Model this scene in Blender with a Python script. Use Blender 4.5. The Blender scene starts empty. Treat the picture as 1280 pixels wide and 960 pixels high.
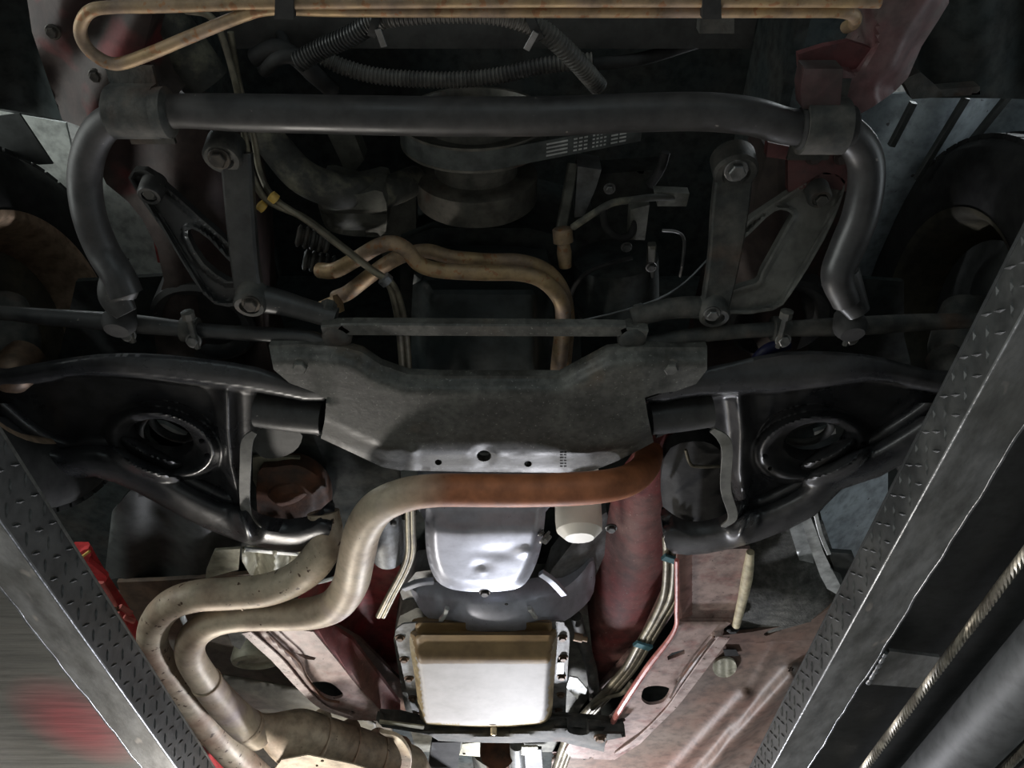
import bpy, bmesh, math, random
import numpy as np
from mathutils import Vector, Matrix
from mathutils.geometry import delaunay_2d_cdt

sc = bpy.context.scene
random.seed(4)
PI = math.pi

# ---------------------------------------------------------------- camera
F = 961.0
PITCH = math.radians(48)
CZ = 1.25
CS, CC = math.sin(PITCH), math.cos(PITCH)
cam_d = bpy.data.cameras.new('camera')
cam_d.sensor_width = 36.0
cam_d.lens = 36.0 * F / 1280.0
cam_d.clip_start = 0.02
cam = bpy.data.objects.new('camera', cam_d)
cam.location = (0, 0, CZ)
cam.rotation_euler = (math.radians(90) + PITCH, 0, 0)
sc.collection.objects.link(cam)
sc.camera = cam

# ---------------------------------------------------------------- world, exposure
w = bpy.data.worlds.new('world')
sc.world = w
w.use_nodes = True
w.node_tree.nodes['Background'].inputs[0].default_value = (0.62, 0.72, 0.72, 1)
w.node_tree.nodes['Background'].inputs[1].default_value = 0.25
sc.view_settings.view_transform = 'Standard'
sc.view_settings.look = 'None'
sc.view_settings.gamma = 1
sc.view_settings.use_curve_mapping = False
sc.view_settings.exposure = 0.0


def lamp(name, kind, loc, power, col=(1, 1, 1), size=0.1, rot=(0, 0, 0), size_y=None, spot=None):
    d = bpy.data.lights.new(name, kind)
    d.energy = power
    d.color = col
    if kind == 'AREA':
        d.size = size
        if size_y:
            d.shape = 'RECTANGLE'
            d.size_y = size_y
    else:
        d.shadow_soft_size = size
    if spot:
        d.spot_size = spot
        d.spot_blend = 0.6
    o = bpy.data.objects.new(name, d)
    o.location = loc
    o.rotation_euler = rot
    sc.collection.objects.link(o)
    return o


lamp('work_lamp', 'POINT', (0.05, 2.85, CZ + 0.44), 68, (0.93, 0.94, 1.0), 0.05)
lamp('work_lamp', 'POINT', (-0.80, 2.35, CZ + 0.24), 46, (1.0, 0.94, 0.86), 0.07)
lamp('front_fill_light', 'AREA', (0.2, -2.4, CZ + 0.2), 8, (0.78, 0.95, 1.0), 2.5, (math.radians(100), 0, 0), 1.6)  # added front fill, no doorway is built
lamp('side_fill_light', 'AREA', (-3.4, -0.6, CZ + 0.4), 85, (0.95, 1.0, 0.97), 2.2, (math.radians(90), 0, math.radians(-90)), 1.6)  # added side fills for the fender insides, standing in for daylight
lamp('side_fill_light', 'AREA', (3.6, 0.2, CZ + 0.2), 24, (0.86, 0.95, 1.0), 2.2, (math.radians(90), 0, math.radians(90)), 1.6)
for x in (-1.7, 1.7):
    lamp('bay_light', 'AREA', (x, 1.2, 4.0), 55, (0.9, 0.97, 1.0), 0.5, (0, 0, 0), 3.0)


# ---------------------------------------------------------------- helpers
def P(px, py, h):
    """point on the ray through a photograph pixel, h metres above the lens"""
    u, v = (px - 640) / F, (480 - py) / F
    t = h / (CS + v * CC)
    return Vector((u * t, (CC - v * CS) * t, CZ + h))


def m_at(px, py, h):
    """metres per pixel there"""
    return h / (CS + (480 - py) / F * CC) / F


CAR = Vector((-0.05, 0.9, CZ + 0.73))
ORI = {}


def link(o):
    sc.collection.objects.link(o)
    return o


def thing(name, label, cat, loc, group=None):
    o = link(bpy.data.objects.new(name, None))
    o.location = loc
    o.empty_display_size = 0.1
    o['label'] = label
    o['category'] = cat
    if group:
        o['group'] = group
    ORI[o.name] = Vector(loc)
    return o


def root_loc(parent):
    return ORI[parent.name] if parent is not None else Vector((0, 0, 0))


def part(name, bm, m, parent, label=None, smooth=38, kind=None):
    """link a bmesh given in world coordinates as one mesh object under its parent"""
    L = root_loc(parent)
    bmesh.ops.remove_doubles(bm, verts=bm.verts, dist=1e-6)
    for v in bm.verts:
        v.co -= L
    if smooth:
        a = math.radians(smooth)
        for f in bm.faces:
            f.smooth = True
        for e in bm.edges:
            if len(e.link_faces) == 2:
                if e.calc_face_angle(0) > a:
                    e.smooth = False
    me = bpy.data.meshes.new(name)
    bm.to_mesh(me)
    bm.free()
    o = link(bpy.data.objects.new(name, me))
    if isinstance(m, (list, tuple)):
        for mm in m:
            me.materials.append(mm)
    else:
        me.materials.append(m)
    if parent is not None:
        o.parent = parent
        ORI[o.name] = L
    else:
        ORI[o.name] = Vector((0, 0, 0))
    if label:
        o['label'] = label
    if kind:
        o['kind'] = kind
    return o


def cr(pts, n=6, closed=False):
    """Catmull-Rom through points of any dimension"""
    A = [np.array(p, float) for p in pts]
    N = len(A)
    out = []
    rng = range(N if closed else N - 1)
    for i in rng:
        if closed:
            p0, p1, p2, p3 = A[(i - 1) % N], A[i], A[(i + 1) % N], A[(i + 2) % N]
        else:
            p1, p2 = A[i], A[i + 1]
            p0 = A[i - 1] if i > 0 else 2 * p1 - p2
            p3 = A[i + 2] if i + 2 < N else 2 * p2 - p1
        for k in range(n):
            t = k / n
            out.append(0.5 * ((2 * p1) + (-p0 + p2) * t + (2 * p0 - 5 * p1 + 4 * p2 - p3) * t * t + (-p0 + 3 * p1 - 3 * p2 + p3) * t ** 3))
    if not closed:
        out.append(A[-1])
    return out


def resample(pts, step):
    A = [Vector(p) for p in pts]
    out = [A[0].copy()]
    carry = 0.0
    for a, b in zip(A, A[1:]):
        d = (b - a).length
        if d < 1e-9:
            continue
        s = step - carry
        while s <= d:
            out.append(a.lerp(b, s / d))
            s += step
        carry = d - (s - step)
    if (out[-1] - A[-1]).length > step * 0.4:
        out.append(A[-1].copy())
    return out


def sweep(bm, pts, radii, sides=14, section=None, cap=True, up=Vector((0, 0, 1)), squash=None):
    """sweep a circle (or 2D section in metres) along world points"""
    pts = [Vector(p) for p in pts]
    n = len(pts)
    T = []
    for i in range(n):
        t = pts[min(i + 1, n - 1)] - pts[max(i - 1, 0)]
        T.append(t.normalized())
    x = T[0].cross(up)
    if x.length < 1e-3:
        x = T[0].cross(Vector((0, 1, 0)))
    x.normalize()
    rings = []
    for i in range(n):
        if section is not None:
            x = T[i].cross(up)
            x.normalize()
        else:
            x = (x - T[i] * x.dot(T[i])).normalized()
        y = x.cross(T[i]).normalized()
        r = radii[i] if hasattr(radii, '__len__') else radii
        ring = []
        if section is not None:
            for (a, b) in section:
                ring.append(bm.verts.new(pts[i] + x * a * r + y * b * r))
        else:
            for k in range(sides):
                a = 2 * PI * k / sides
                sy = squash if squash else 1
                ring.append(bm.verts.new(pts[i] + x * math.cos(a) * r + y * math.sin(a) * r * sy))
        rings.append(ring)
    m = len(rings[0])
    for i in range(n - 1):
        for k in range(m):
            try:
                bm.faces.new((rings[i][k], rings[i][(k + 1) % m], rings[i + 1][(k + 1) % m], rings[i + 1][k]))
            except ValueError:
                pass
    if cap:
        bm.faces.new(list(reversed(rings[0])))
        bm.faces.new(rings[-1])
    bmesh.ops.recalc_face_normals(bm, faces=bm.faces)
    return rings


def tube_bm(path, rpx, n=8, sides=16, r=None, ribs=None, bm=None, squash=None):
    """path of (px, py, h); rpx radius in photo pixels (number or per point) -> metres"""
    if bm is None:
        bm = bmesh.new()
    if not hasattr(rpx, '__len__'):
        rpx = [rpx] * len(path)
    rows = [tuple(P(*p)) + ((r if r else q * m_at(*p)),) for p, q in zip(path, rpx)]
    s = cr(rows, n) if len(rows) > 2 else [np.array(a) for a in rows]
    if ribs:
        pts = resample([a[:3] for a in s], ribs / 4)
        rr = float(np.mean([a[3] for a in s]))
        rad = [rr * (1.0 if (i % 4) in (0, 1) else 0.84) for i in range(len(pts))]
        sweep(bm, pts, rad, sides)
    else:
        sweep(bm, [a[:3] for a in s], [a[3] for a in s], sides, squash=squash)
    return bm


def tube(name, path, rpx, m, parent, label=None, **k):
    return part(name, tube_bm(path, rpx, **k), m, parent, label)


def bar(name, path, wpx, t, m, parent, label=None, n=6, round_=0.25, bm=None, link_=True, up=Vector((0, 0, 1))):
    """flat bar: width in px, thickness t metres"""
    rows = [tuple(P(*p)) + (wp * m_at(*p),) for p, wp in zip(path, wpx if hasattr(wpx, '__len__') else [wpx] * len(path))]
    s = cr(rows, n) if len(rows) > 2 else [np.array(a) for a in rows]
    bm = bm or bmesh.new()
    pts = [Vector(a[:3]) for a in s]
    N = len(pts)
    rings = []
    for i in range(N):
        T = (pts[min(i + 1, N - 1)] - pts[max(i - 1, 0)]).normalized()
        x = T.cross(up).normalized()
        y = x.cross(T).normalized()
        a, b = s[i][3] / 2, t / 2
        c = min(a, b) * round_
        ring = [bm.verts.new(pts[i] + x * u + y * v) for u, v in ((-a + c, -b), (a - c, -b), (a, -b + c), (a, b - c), (a - c, b), (-a + c, b), (-a, b - c), (-a, -b + c))]
        rings.append(ring)
    for i in range(N - 1):
        for k in range(8):
            bm.faces.new((rings[i][k], rings[i][(k + 1) % 8], rings[i + 1][(k + 1) % 8], rings[i + 1][k]))
    bm.faces.new(rings[0])
    bm.faces.new(rings[-1])
    bmesh.ops.recalc_face_normals(bm, faces=bm.faces)
    if not link_:
        return bm
    return part(name, bm, m, parent, label)


def lathe_bm(c, axis, prof, n=24, bm=None, cap=True, phase=0.0):
    """prof: (distance along axis, radius)"""
    bm = bm or bmesh.new()
    c = Vector(c)
    ax = Vector(axis).normalized()
    x = ax.cross(Vector((0, 0, 1)))
    if x.length < 1e-3:
        x = Vector((1, 0, 0))
    x.normalize()
    y = ax.cross(x)
    rings = []
    for a, r in prof:
        rings.append([bm.verts.new(c + ax * a + (x * math.cos(2 * PI * k / n + phase) + y * math.sin(2 * PI * k / n + phase)) * max(r, 1e-4)) for k in range(n)])
    for A, B in zip(rings, rings[1:]):
        for k in range(n):
            bm.faces.new((A[k], A[(k + 1) % n], B[(k + 1) % n], B[k]))
    if cap:
        bm.faces.new(rings[0])
        bm.faces.new(rings[-1])
    bmesh.ops.recalc_face_normals(bm, faces=bm.faces)
    return bm


def lathe(name, c, axis, prof, m, parent, label=None, n=28, **k):
    return part(name, lathe_bm(c, axis, prof, n, **k), m, parent, label)


def box_bm(lo, hi, bm=None, bev=0.0):
    bm = bm or bmesh.new()
    r = bmesh.ops.create_cube(bm, size=1)
    vs = r['verts']
    lo, hi = Vector(lo), Vector(hi)
    for v in vs:
        v.co = Vector((lo[i] + (v.co[i] + 0.5) * (hi[i] - lo[i]) for i in range(3)))
    if bev:
        es = list({e for v in vs for e in v.link_edges})
        bmesh.ops.bevel(bm, geom=es, offset=bev, segments=2, affect='EDGES', profile=0.7)
    return bm


_hex = {}


def bolt(name, loc, r, parent, m, axis=(0, 0, -1), washer=True, label=None):
    """hex-headed bolt; copies share one mesh per size and finish"""
    key = (round(r, 4), m.name, washer)
    if key not in _hex:
        bm = bmesh.new()
        if washer:
            lathe_bm((0, 0, 0), (0, 0, -1), [(-0.2 * r, 1.35 * r), (0.12 * r, 1.35 * r), (0.2 * r, 1.25 * r)], 18, bm)
        lathe_bm((0, 0, 0), (0, 0, -1), [(0.1 * r, r), (0.75 * r, r), (0.9 * r, 0.86 * r)], 6, bm)
        for f in bm.faces:
            f.smooth = False
        me = bpy.data.meshes.new(name)
        bm.to_mesh(me)
        bm.free()
        me.materials.append(m)
        _hex[key] = me
    o = link(bpy.data.objects.new(name, _hex[key]))
    o.parent = parent
    o.location = Vector(loc) - root_loc(parent)
    o.rotation_euler = Vector((0, 0, -1)).rotation_difference(Vector(axis).normalized()).to_euler()
    if label:
        o['label'] = label
    return o


# ------- sheet metal: outline in photo pixels, height function, triangulated with interior points
def inside(px, py, poly):
    r = np.zeros(px.shape, bool)
    n = len(poly)
    j = n - 1
    for i in range(n):
        xi, yi = poly[i][0], poly[i][1]
        xj, yj = poly[j][0], poly[j][1]
        c = (yi > py) != (yj > py)
        with np.errstate(divide='ignore', invalid='ignore'):
            xx = (xj - xi) * (py - yi) / (yj - yi + 1e-12) + xi
        r ^= c & (px < xx)
        j = i
    return r


def dline(px, py, line, closed=False):
    px = np.asarray(px, float)
    py = np.asarray(py, float)
    d = np.full(px.shape, 1e9)
    L = list(line) + ([line[0]] if closed else [])
    for a, b in zip(L, L[1:]):
        vx, vy = b[0] - a[0], b[1] - a[1]
        q = vx * vx + vy * vy + 1e-9
        t = np.clip(((px - a[0]) * vx + (py - a[1]) * vy) / q, 0, 1)
        d = np.minimum(d, np.hypot(px - a[0] - t * vx, py - a[1] - t * vy))
    return d


def sst(a, b, x):
    t = np.clip((x - a) / (b - a), 0, 1)
    return t * t * (3 - 2 * t)


def ell(px, py, cx, cy, a, b, rot=0):
    c, s = math.cos(math.radians(rot)), math.sin(math.radians(rot))
    x, y = px - cx, py - cy
    return np.hypot((x * c + y * s) / a, (-x * s + y * c) / b)


def ellpts(cx, cy, a, b, rot=0, n=20):
    c, s = math.cos(math.radians(rot)), math.sin(math.radians(rot))
    return [(cx + a * math.cos(t) * c - b * math.sin(t) * s, cy + a * math.cos(t) * s + b * math.sin(t) * c) for t in [2 * PI * k / n for k in range(n)]]


def densify(poly, step):
    out = []
    n = len(poly)
    for i in range(n):
        a, b = np.array(poly[i][:2], float), np.array(poly[(i + 1) % n][:2], float)
        k = max(1, int(np.hypot(*(b - a)) / step))
        for j in range(k):
            out.append(tuple(a + (b - a) * j / k))
    return out


def sheet_bm(outline, hf, step=8, thick=0.004, holes=(), th_f=None, wob=0.0):
    outline = densify(outline, step)
    holes = [densify(h, step) for h in holes]
    if not callable(hf):
        val = hf
        hf = lambda x, y: np.full(np.shape(x), float(val))
    xs = [p[0] for p in outline]
    ys = [p[1] for p in outline]
    gx, gy = np.meshgrid(np.arange(min(xs), max(xs), step), np.arange(min(ys), max(ys), step * 0.87))
    gx = gx + (np.arange(gx.shape[0])[:, None] % 2) * step * 0.5
    gx, gy = gx.ravel(), gy.ravel()
    ok = inside(gx, gy, outline) & (dline(gx, gy, outline, True) > step * 0.45)
    for h in holes:
        ok &= ~inside(gx, gy, h) & (dline(gx, gy, h, True) > step * 0.45)
    pts = [Vector(p) for p in outline]
    edges = []
    n0 = len(pts)
    edges += [(i, (i + 1) % n0) for i in range(n0)]
    for h in holes:
        s = len(pts)
        pts += [Vector(p) for p in h]
        edges += [(s + i, s + (i + 1) % len(h)) for i in range(len(h))]
    pts += [Vector((a, b)) for a, b in zip(gx[ok], gy[ok])]
    V, E, T, _, _, _ = delaunay_2d_cdt(pts, edges, [], 0, 1e-4)
    vx = np.array([v[0] for v in V])
    vy = np.array([v[1] for v in V])
    tri = np.array([t for t in T if len(t) == 3])
    cx, cy = vx[tri].mean(1), vy[tri].mean(1)
    keep = inside(cx, cy, outline)
    for h in holes:
        keep &= ~inside(cx, cy, h)
    tri = tri[keep]
    H = hf(vx, vy)
    if wob:
        H = H + wob * (np.sin(vx * 0.09 + 1) * np.sin(vy * 0.11) + 0.6 * np.sin(vx * 0.031 + vy * 0.05))
    bm = bmesh.new()
    used = sorted(set(tri.ravel()))
    idx = {}
    for i in used:
        idx[i] = bm.verts.new(P(vx[i], vy[i], H[i]))
    for t in tri:
        try:
            bm.faces.new([idx[i] for i in t])
        except ValueError:
            pass
    # all lower faces look down
    for f in bm.faces:
        f.normal_update()
        if f.normal.z > 0:
            f.normal_flip()
    if thick:
        low = list(bm.faces)
        bnd = [e for e in bm.edges if len(e.link_faces) == 1]
        up = {v: bm.verts.new(v.co + Vector((0, 0, thick if th_f is None else th_f(v.co)))) for v in list(idx.values())}
        for f in low:
            bm.faces.new([up[v] for v in reversed(f.verts)])
        for e in bnd:
            l = e.link_loops[0]
            a, b = l.vert, l.link_loop_next.vert
            bm.faces.new((b, a, up[a], up[b]))
        bm.normal_update()
    return bm


def sheet(name, outline, hf, m, parent, label=None, smooth=38, **k):
    return part(name, sheet_bm(outline, hf, **k), m, parent, label, smooth=smooth)


# ---------------------------------------------------------------- materials
def mat(name, base, base2=None, rough=0.6, metal=0.0, scale=12, lo=0.4, hi=0.65, bump=0.15, bscale=80,
        spot=None, spot_scale=60, spot_at=0.68, rough2=None, stretch=(1, 1, 1), third=None, tscale=4, tlo=0.5, thi=0.7, spec=0.5, xblend=None, blob=None, grime=0.5, gscale=38, yedge=None):
    m = bpy.data.materials.new(name)
    m.use_nodes = True
    nt = m.node_tree
    b = nt.nodes['Principled BSDF']
    b.inputs['Metallic'].default_value = metal
    b.inputs['Roughness'].default_value = rough
    b.inputs['Specular IOR Level'].default_value = spec
    tc = nt.nodes.new('ShaderNodeTexCoord')
    mp = nt.nodes.new('ShaderNodeMapping')
    mp.inputs['Scale'].default_value = stretch
    nt.links.new(tc.outputs['Object'], mp.inputs['Vector'])

    def noise(sca, det=6):
        n = nt.nodes.new('ShaderNodeTexNoise')
        n.inputs['Scale'].default_value = sca
        n.inputs['Detail'].default_value = det
        n.inputs['Roughness'].default_value = 0.6
        nt.links.new(mp.outputs['Vector'], n.inputs['Vector'])
        return n

    def ramp(n, a, c):
        r = nt.nodes.new('ShaderNodeMapRange')
        r.inputs['From Min'].default_value = a
        r.inputs['From Max'].default_value = c
        nt.links.new(n.outputs['Fac'], r.inputs['Value'])
        return r

    def mix(fac, A, B):
        x = nt.nodes.new('ShaderNodeMix')
        x.data_type = 'RGBA'
        nt.links.new(fac, x.inputs[0])
        for s, i in ((A, 6), (B, 7)):
            if isinstance(s, tuple):
                x.inputs[i].default_value = (*s, 1)
            else:
                nt.links.new(s, x.inputs[i])
        return x.outputs[2]

    col = base
    n1 = noise(scale)
    r1 = ramp(n1, lo, hi)
    if base2:
        col = mix(r1.outputs[0], base, base2)
    if third:
        col = mix(ramp(noise(tscale, 3), tlo, thi).outputs[0], col, third)
    if spot:
        col = mix(ramp(noise(spot_scale, 2), spot_at, spot_at + 0.04).outputs[0], col, spot)
    if xblend:      # (colour, x0, x1): heat colouring that sets in along the pipe
        cx = nt.nodes.new('ShaderNodeSeparateXYZ')
        nt.links.new(tc.outputs['Object'], cx.inputs[0])
        ad = nt.nodes.new('ShaderNodeMath')
        ad.operation = 'MULTIPLY_ADD'
        nt.links.new(noise(9, 4).outputs['Fac'], ad.inputs[0])
        ad.inputs[1].default_value = 0.10
        nt.links.new(cx.outputs[0], ad.inputs[2])
        mr = nt.nodes.new('ShaderNodeMapRange')
        mr.inputs['From Min'].default_value = xblend[1]
        mr.inputs['From Max'].default_value = xblend[2]
        nt.links.new(ad.outputs[0], mr.inputs['Value'])
        x2 = mix(ramp(noise(18, 5), 0.35, 0.7).outputs[0], xblend[0], tuple(c * 0.6 for c in xblend[0]))
        col = mix(mr.outputs[0], col, x2)
    if blob:        # (colour, centre, radii): one painted reflection with a place of its own
        vs = nt.nodes.new('ShaderNodeVectorMath')
        vs.operation = 'SUBTRACT'
        nt.links.new(tc.outputs['Object'], vs.inputs[0])
        vs.inputs[1].default_value = blob[1]
        vd = nt.nodes.new('ShaderNodeVectorMath')
        vd.operation = 'DIVIDE'
        nt.links.new(vs.outputs[0], vd.inputs[0])
        vd.inputs[1].default_value = blob[2]
        vl = nt.nodes.new('ShaderNodeVectorMath')
        vl.operation = 'LENGTH'
        nt.links.new(vd.outputs[0], vl.inputs[0])
        mr = nt.nodes.new('ShaderNodeMapRange')
        mr.inputs['From Min'].default_value = 1.0
        mr.inputs['From Max'].default_value = 0.3
        nt.links.new(vl.outputs['Value'], mr.inputs['Value'])
        col = mix(mr.outputs[0], col, blob[0])
    if yedge:       # (colour, second colour, y, width): stain with a sharp front edge
        cy = nt.nodes.new('ShaderNodeSeparateXYZ')
        nt.links.new(tc.outputs['Object'], cy.inputs[0])
        ad = nt.nodes.new('ShaderNodeMath')
        ad.operation = 'MULTIPLY_ADD'
        nt.links.new(noise(30, 4).outputs['Fac'], ad.inputs[0])
        ad.inputs[1].default_value = 0.008
        nt.links.new(cy.outputs[1], ad.inputs[2])
        mr = nt.nodes.new('ShaderNodeMapRange')
        mr.inputs['From Min'].default_value = yedge[2]
        mr.inputs['From Max'].default_value = yedge[2] + yedge[3]
        nt.links.new(ad.outputs[0], mr.inputs['Value'])
        x3 = mix(ramp(noise(9, 4), 0.38, 0.62).outputs[0], yedge[0], yedge[1])
        col = mix(mr.outputs[0], x3, col)
    if grime:
        g1 = ramp(noise(gscale, 9), 0.42, 0.66)
        g1.inputs['To Min'].default_value = 1.12
        g1.inputs['To Max'].default_value = 1.12 - grime
        vm = nt.nodes.new('ShaderNodeVectorMath')
        vm.operation = 'SCALE'
        if isinstance(col, tuple):
            vm.inputs[0].default_value = col
        else:
            nt.links.new(col, vm.inputs[0])
        nt.links.new(g1.outputs[0], vm.inputs['Scale'])
        col = vm.outputs[0]
    if isinstance(col, tuple):
        b.inputs['Base Color'].default_value = (*col, 1)
    else:
        nt.links.new(col, b.inputs['Base Color'])
    if rough2 is not None:
        rr = nt.nodes.new('ShaderNodeMapRange')
        rr.inputs['From Min'].default_value = lo
        rr.inputs['From Max'].default_value = hi
        rr.inputs['To Min'].default_value = rough
        rr.inputs['To Max'].default_value = rough2
        nt.links.new(n1.outputs['Fac'], rr.inputs['Value'])
        nt.links.new(rr.outputs[0], b.inputs['Roughness'])
    if bump:
        bp = nt.nodes.new('ShaderNodeBump')
        bp.inputs['Strength'].default_value = bump
        bp.inputs['Distance'].default_value = 0.002
        nt.links.new(noise(bscale, 5).outputs['Fac'], bp.inputs['Height'])
        nt.links.new(bp.outputs[0], b.inputs['Normal'])
    return m


M = {}
M['black'] = mat('black_chassis_paint', (0.028, 0.029, 0.030), (0.050, 0.049, 0.046), 0.36, 0, 9, rough2=0.55, bump=0.2, spot=(0.16, 0.15, 0.13), spot_scale=120, spot_at=0.72)
M['bar'] = mat('satin_black_bar', (0.030, 0.030, 0.031), (0.05, 0.047, 0.046), 0.36, 0, 7, rough2=0.55, bump=0.08, spot=(0.22, 0.2, 0.18), spot_scale=70, spot_at=0.74)
M['flange'] = mat('lit_dusty_grey', (0.15, 0.15, 0.135), (0.10, 0.10, 0.09), 0.55, 0, 14, bump=0.2)  # dusty grey, also the lit tone painted on the arm flanges
M['cast'] = mat('dusty_cast_iron', (0.035, 0.038, 0.036), (0.085, 0.080, 0.070), 0.7, 0.2, 25, bump=0.5, third=(0.10, 0.055, 0.035), tscale=9, tlo=0.58, thi=0.8)
M['member'] = mat('dusty_black_member', (0.045, 0.045, 0.040), (0.100, 0.100, 0.090), 0.42, 0, 14, gscale=90, rough2=0.65, bump=0.25, spot=(0.17, 0.17, 0.155), spot_scale=210, spot_at=0.66, third=(0.11, 0.08, 0.05), tscale=10, tlo=0.6, thi=0.85)
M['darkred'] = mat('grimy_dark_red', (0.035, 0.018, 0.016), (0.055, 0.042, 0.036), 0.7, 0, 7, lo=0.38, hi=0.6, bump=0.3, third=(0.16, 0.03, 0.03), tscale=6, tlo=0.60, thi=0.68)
M['red'] = mat('dusty_red_underbody', (0.15, 0.024, 0.022), (0.13, 0.060, 0.050), 0.8, 0, 6, lo=0.42, hi=0.62, bump=0.25, spot=(0.22, 0.12, 0.10), spot_scale=170, spot_at=0.66, third=(0.10, 0.05, 0.04), tscale=7, tlo=0.58, thi=0.8)
M['rail'] = mat('worn_pink_red_rail', (0.30, 0.222, 0.20), (0.21, 0.10, 0.09), 0.5, 0, 22, lo=0.5, hi=0.72, bump=0.3, rough2=0.5, spot=(0.10, 0.07, 0.06), spot_scale=90, spot_at=0.67)
M['railedge'] = mat('pale_rail_flange', (0.40, 0.32, 0.30), (0.22, 0.13, 0.12), 0.5, 0, 26, lo=0.5, hi=0.7, bump=0.3, spot=(0.10, 0.06, 0.04), spot_scale=70, spot_at=0.66)
M['floorpan'] = mat('brown_dusty_floorpan', (0.13, 0.094, 0.074), (0.145, 0.082, 0.062), 0.6, 0, 4, bump=0.2, third=(0.15, 0.12, 0.10), tscale=3, spot=(0.06, 0.05, 0.045), spot_scale=140, spot_at=0.7)
M['undercoat'] = mat('grainy_undercoating', (0.050, 0.052, 0.045), (0.11, 0.11, 0.10), 0.8, 0, 60, bump=1.0, bscale=220)
M['sill'] = mat('bright_red_sill', (0.60, 0.045, 0.050), (0.48, 0.05, 0.05), 0.35, 0, 9, bump=0.05)
M['sillpink'] = mat('pink_sill_lip', (0.70, 0.22, 0.19), (0.55, 0.12, 0.11), 0.4, 0, 14, bump=0.1)
M['exhaust'] = mat('heat_tanned_exhaust', (0.50, 0.42, 0.31), (0.31, 0.205, 0.14), 0.5, 0.1, 5, grime=0.35, lo=0.42, hi=0.62, rough2=0.62, bump=0.2, spot=(0.09, 0.05, 0.03), spot_scale=60, spot_at=0.64)
M['crossover'] = mat('part_rusted_exhaust', (0.50, 0.42, 0.31), (0.34, 0.25, 0.18), 0.5, 0.1, 6, grime=0.3, lo=0.42, hi=0.66, rough2=0.62, bump=0.15, third=(0.36, 0.29, 0.28), tscale=5, tlo=.5, thi=.65, spot=(0.10, 0.055, 0.035), spot_scale=75, spot_at=0.72, xblend=((0.42, 0.15, 0.065), -0.10, 0.0))
M['catskin'] = mat('tan_converter_skin', (0.46, 0.385, 0.28), (0.32, 0.235, 0.165), 0.55, 0.1, 5, lo=0.42, hi=0.62, bump=0.2, spot=(0.10, 0.07, 0.05), spot_scale=60, spot_at=0.72)
M['rustpipe'] = mat('rusty_exhaust', (0.34, 0.125, 0.06), (0.32, 0.21, 0.15), 0.55, 0.1, 7, lo=0.45, hi=0.7, rough2=0.6, bump=0.3, third=(0.12, 0.055, 0.035), tscale=8, tlo=0.55, thi=0.75)
M['rust'] = mat('deep_rust', (0.12, 0.045, 0.02), (0.045, 0.03, 0.022), 0.75, 0.1, 14, bump=0.6)
M['alu'] = mat('silver_painted_pan', (0.42, 0.44, 0.50), (0.34, 0.35, 0.40), 0.38, 0.5, 6, grime=0.2, rough2=0.48, bump=0.1, spot=(0.12, 0.11, 0.1), spot_scale=90, spot_at=0.73)
M['dullalu'] = mat('dull_cast_aluminium', (0.20, 0.21, 0.215), (0.11, 0.105, 0.095), 0.55, 0.4, 12, bump=0.4, bscale=120)
M['enginegrey'] = mat('grimy_engine_casting', (0.15, 0.15, 0.13), (0.07, 0.07, 0.06), 0.65, 0.3, 14, bump=0.5)
M['brass'] = mat('tarnished_brass_tube', (0.36, 0.25, 0.13), (0.26, 0.19, 0.14), 0.5, 0.45, 16, rough2=0.65, bump=0.25, spot=(0.30, 0.155, 0.075), spot_scale=70, spot_at=0.6)
M['line'] = mat('olive_steel_line', (0.22, 0.20, 0.145), (0.13, 0.115, 0.09), 0.45, 0.5, 20, bump=0.15)
M['rubber'] = mat('black_rubber', (0.018, 0.018, 0.018), (0.030, 0.030, 0.029), 0.75, 0, 20, bump=0.3, spec=0.3)
M['hose'] = mat('dusty_hose', (0.055, 0.056, 0.05), (0.20, 0.19, 0.14), 0.75, 0, 22, lo=0.5, hi=0.68, bump=0.4)
M['conduit'] = mat('dusty_corrugated_conduit', (0.10, 0.095, 0.085), (0.035, 0.033, 0.032), 0.5, 0, 14, lo=0.45, hi=0.6, bump=0.1)
M['conduitblack'] = mat('black_corrugated_conduit', (0.02, 0.02, 0.02), (0.04, 0.04, 0.038), 0.4, 0, 20, bump=0.1)
M['steel'] = mat('worn_steel', (0.22, 0.22, 0.22), (0.12, 0.12, 0.115), 0.4, 0.7, 18, bump=0.2)
M['boltdark'] = mat('dark_bolt', (0.10, 0.085, 0.07), (0.05, 0.045, 0.04), 0.5, 0.5, 40, bump=0.2)
M['boltrust'] = mat('brown_bolt', (0.20, 0.13, 0.085), (0.10, 0.07, 0.05), 0.5, 0.5, 40, bump=0.2)
M['lift'] = mat('lift_black_paint', (0.030, 0.032, 0.032), (0.055, 0.056, 0.054), 0.45, 0.1, 10, rough2=0.6, bump=0.3, bscale=60)
M['liftflange'] = mat('worn_lift_flange', (0.21, 0.213, 0.213), (0.11, 0.11, 0.105), 0.5, 0.3, 16, lo=0.4, hi=0.62, rough2=0.55, bump=0.3, stretch=(1, 0.4, 1), spot=(0.27, 0.25, 0.23), spot_scale=26, spot_at=0.68)
M['liftedge'] = mat('bare_lift_edge', (0.30, 0.31, 0.33), (0.16, 0.165, 0.17), 0.35, 0.7, 30, bump=0.5)
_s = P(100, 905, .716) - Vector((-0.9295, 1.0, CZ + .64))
M['decku'] = mat('brushed_deck_underside', (0.105, 0.103, 0.093), (0.06, 0.062, 0.057), 0.45, 0.1, 3, rough2=0.5, bump=0.6, bscale=40, stretch=(0.15, 1.6, 1), blob=((0.20, 0.045, 0.05), tuple(_s), (0.13, 0.22, 0.1)))  # red reflection on the deck underside is painted into the colour
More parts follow.
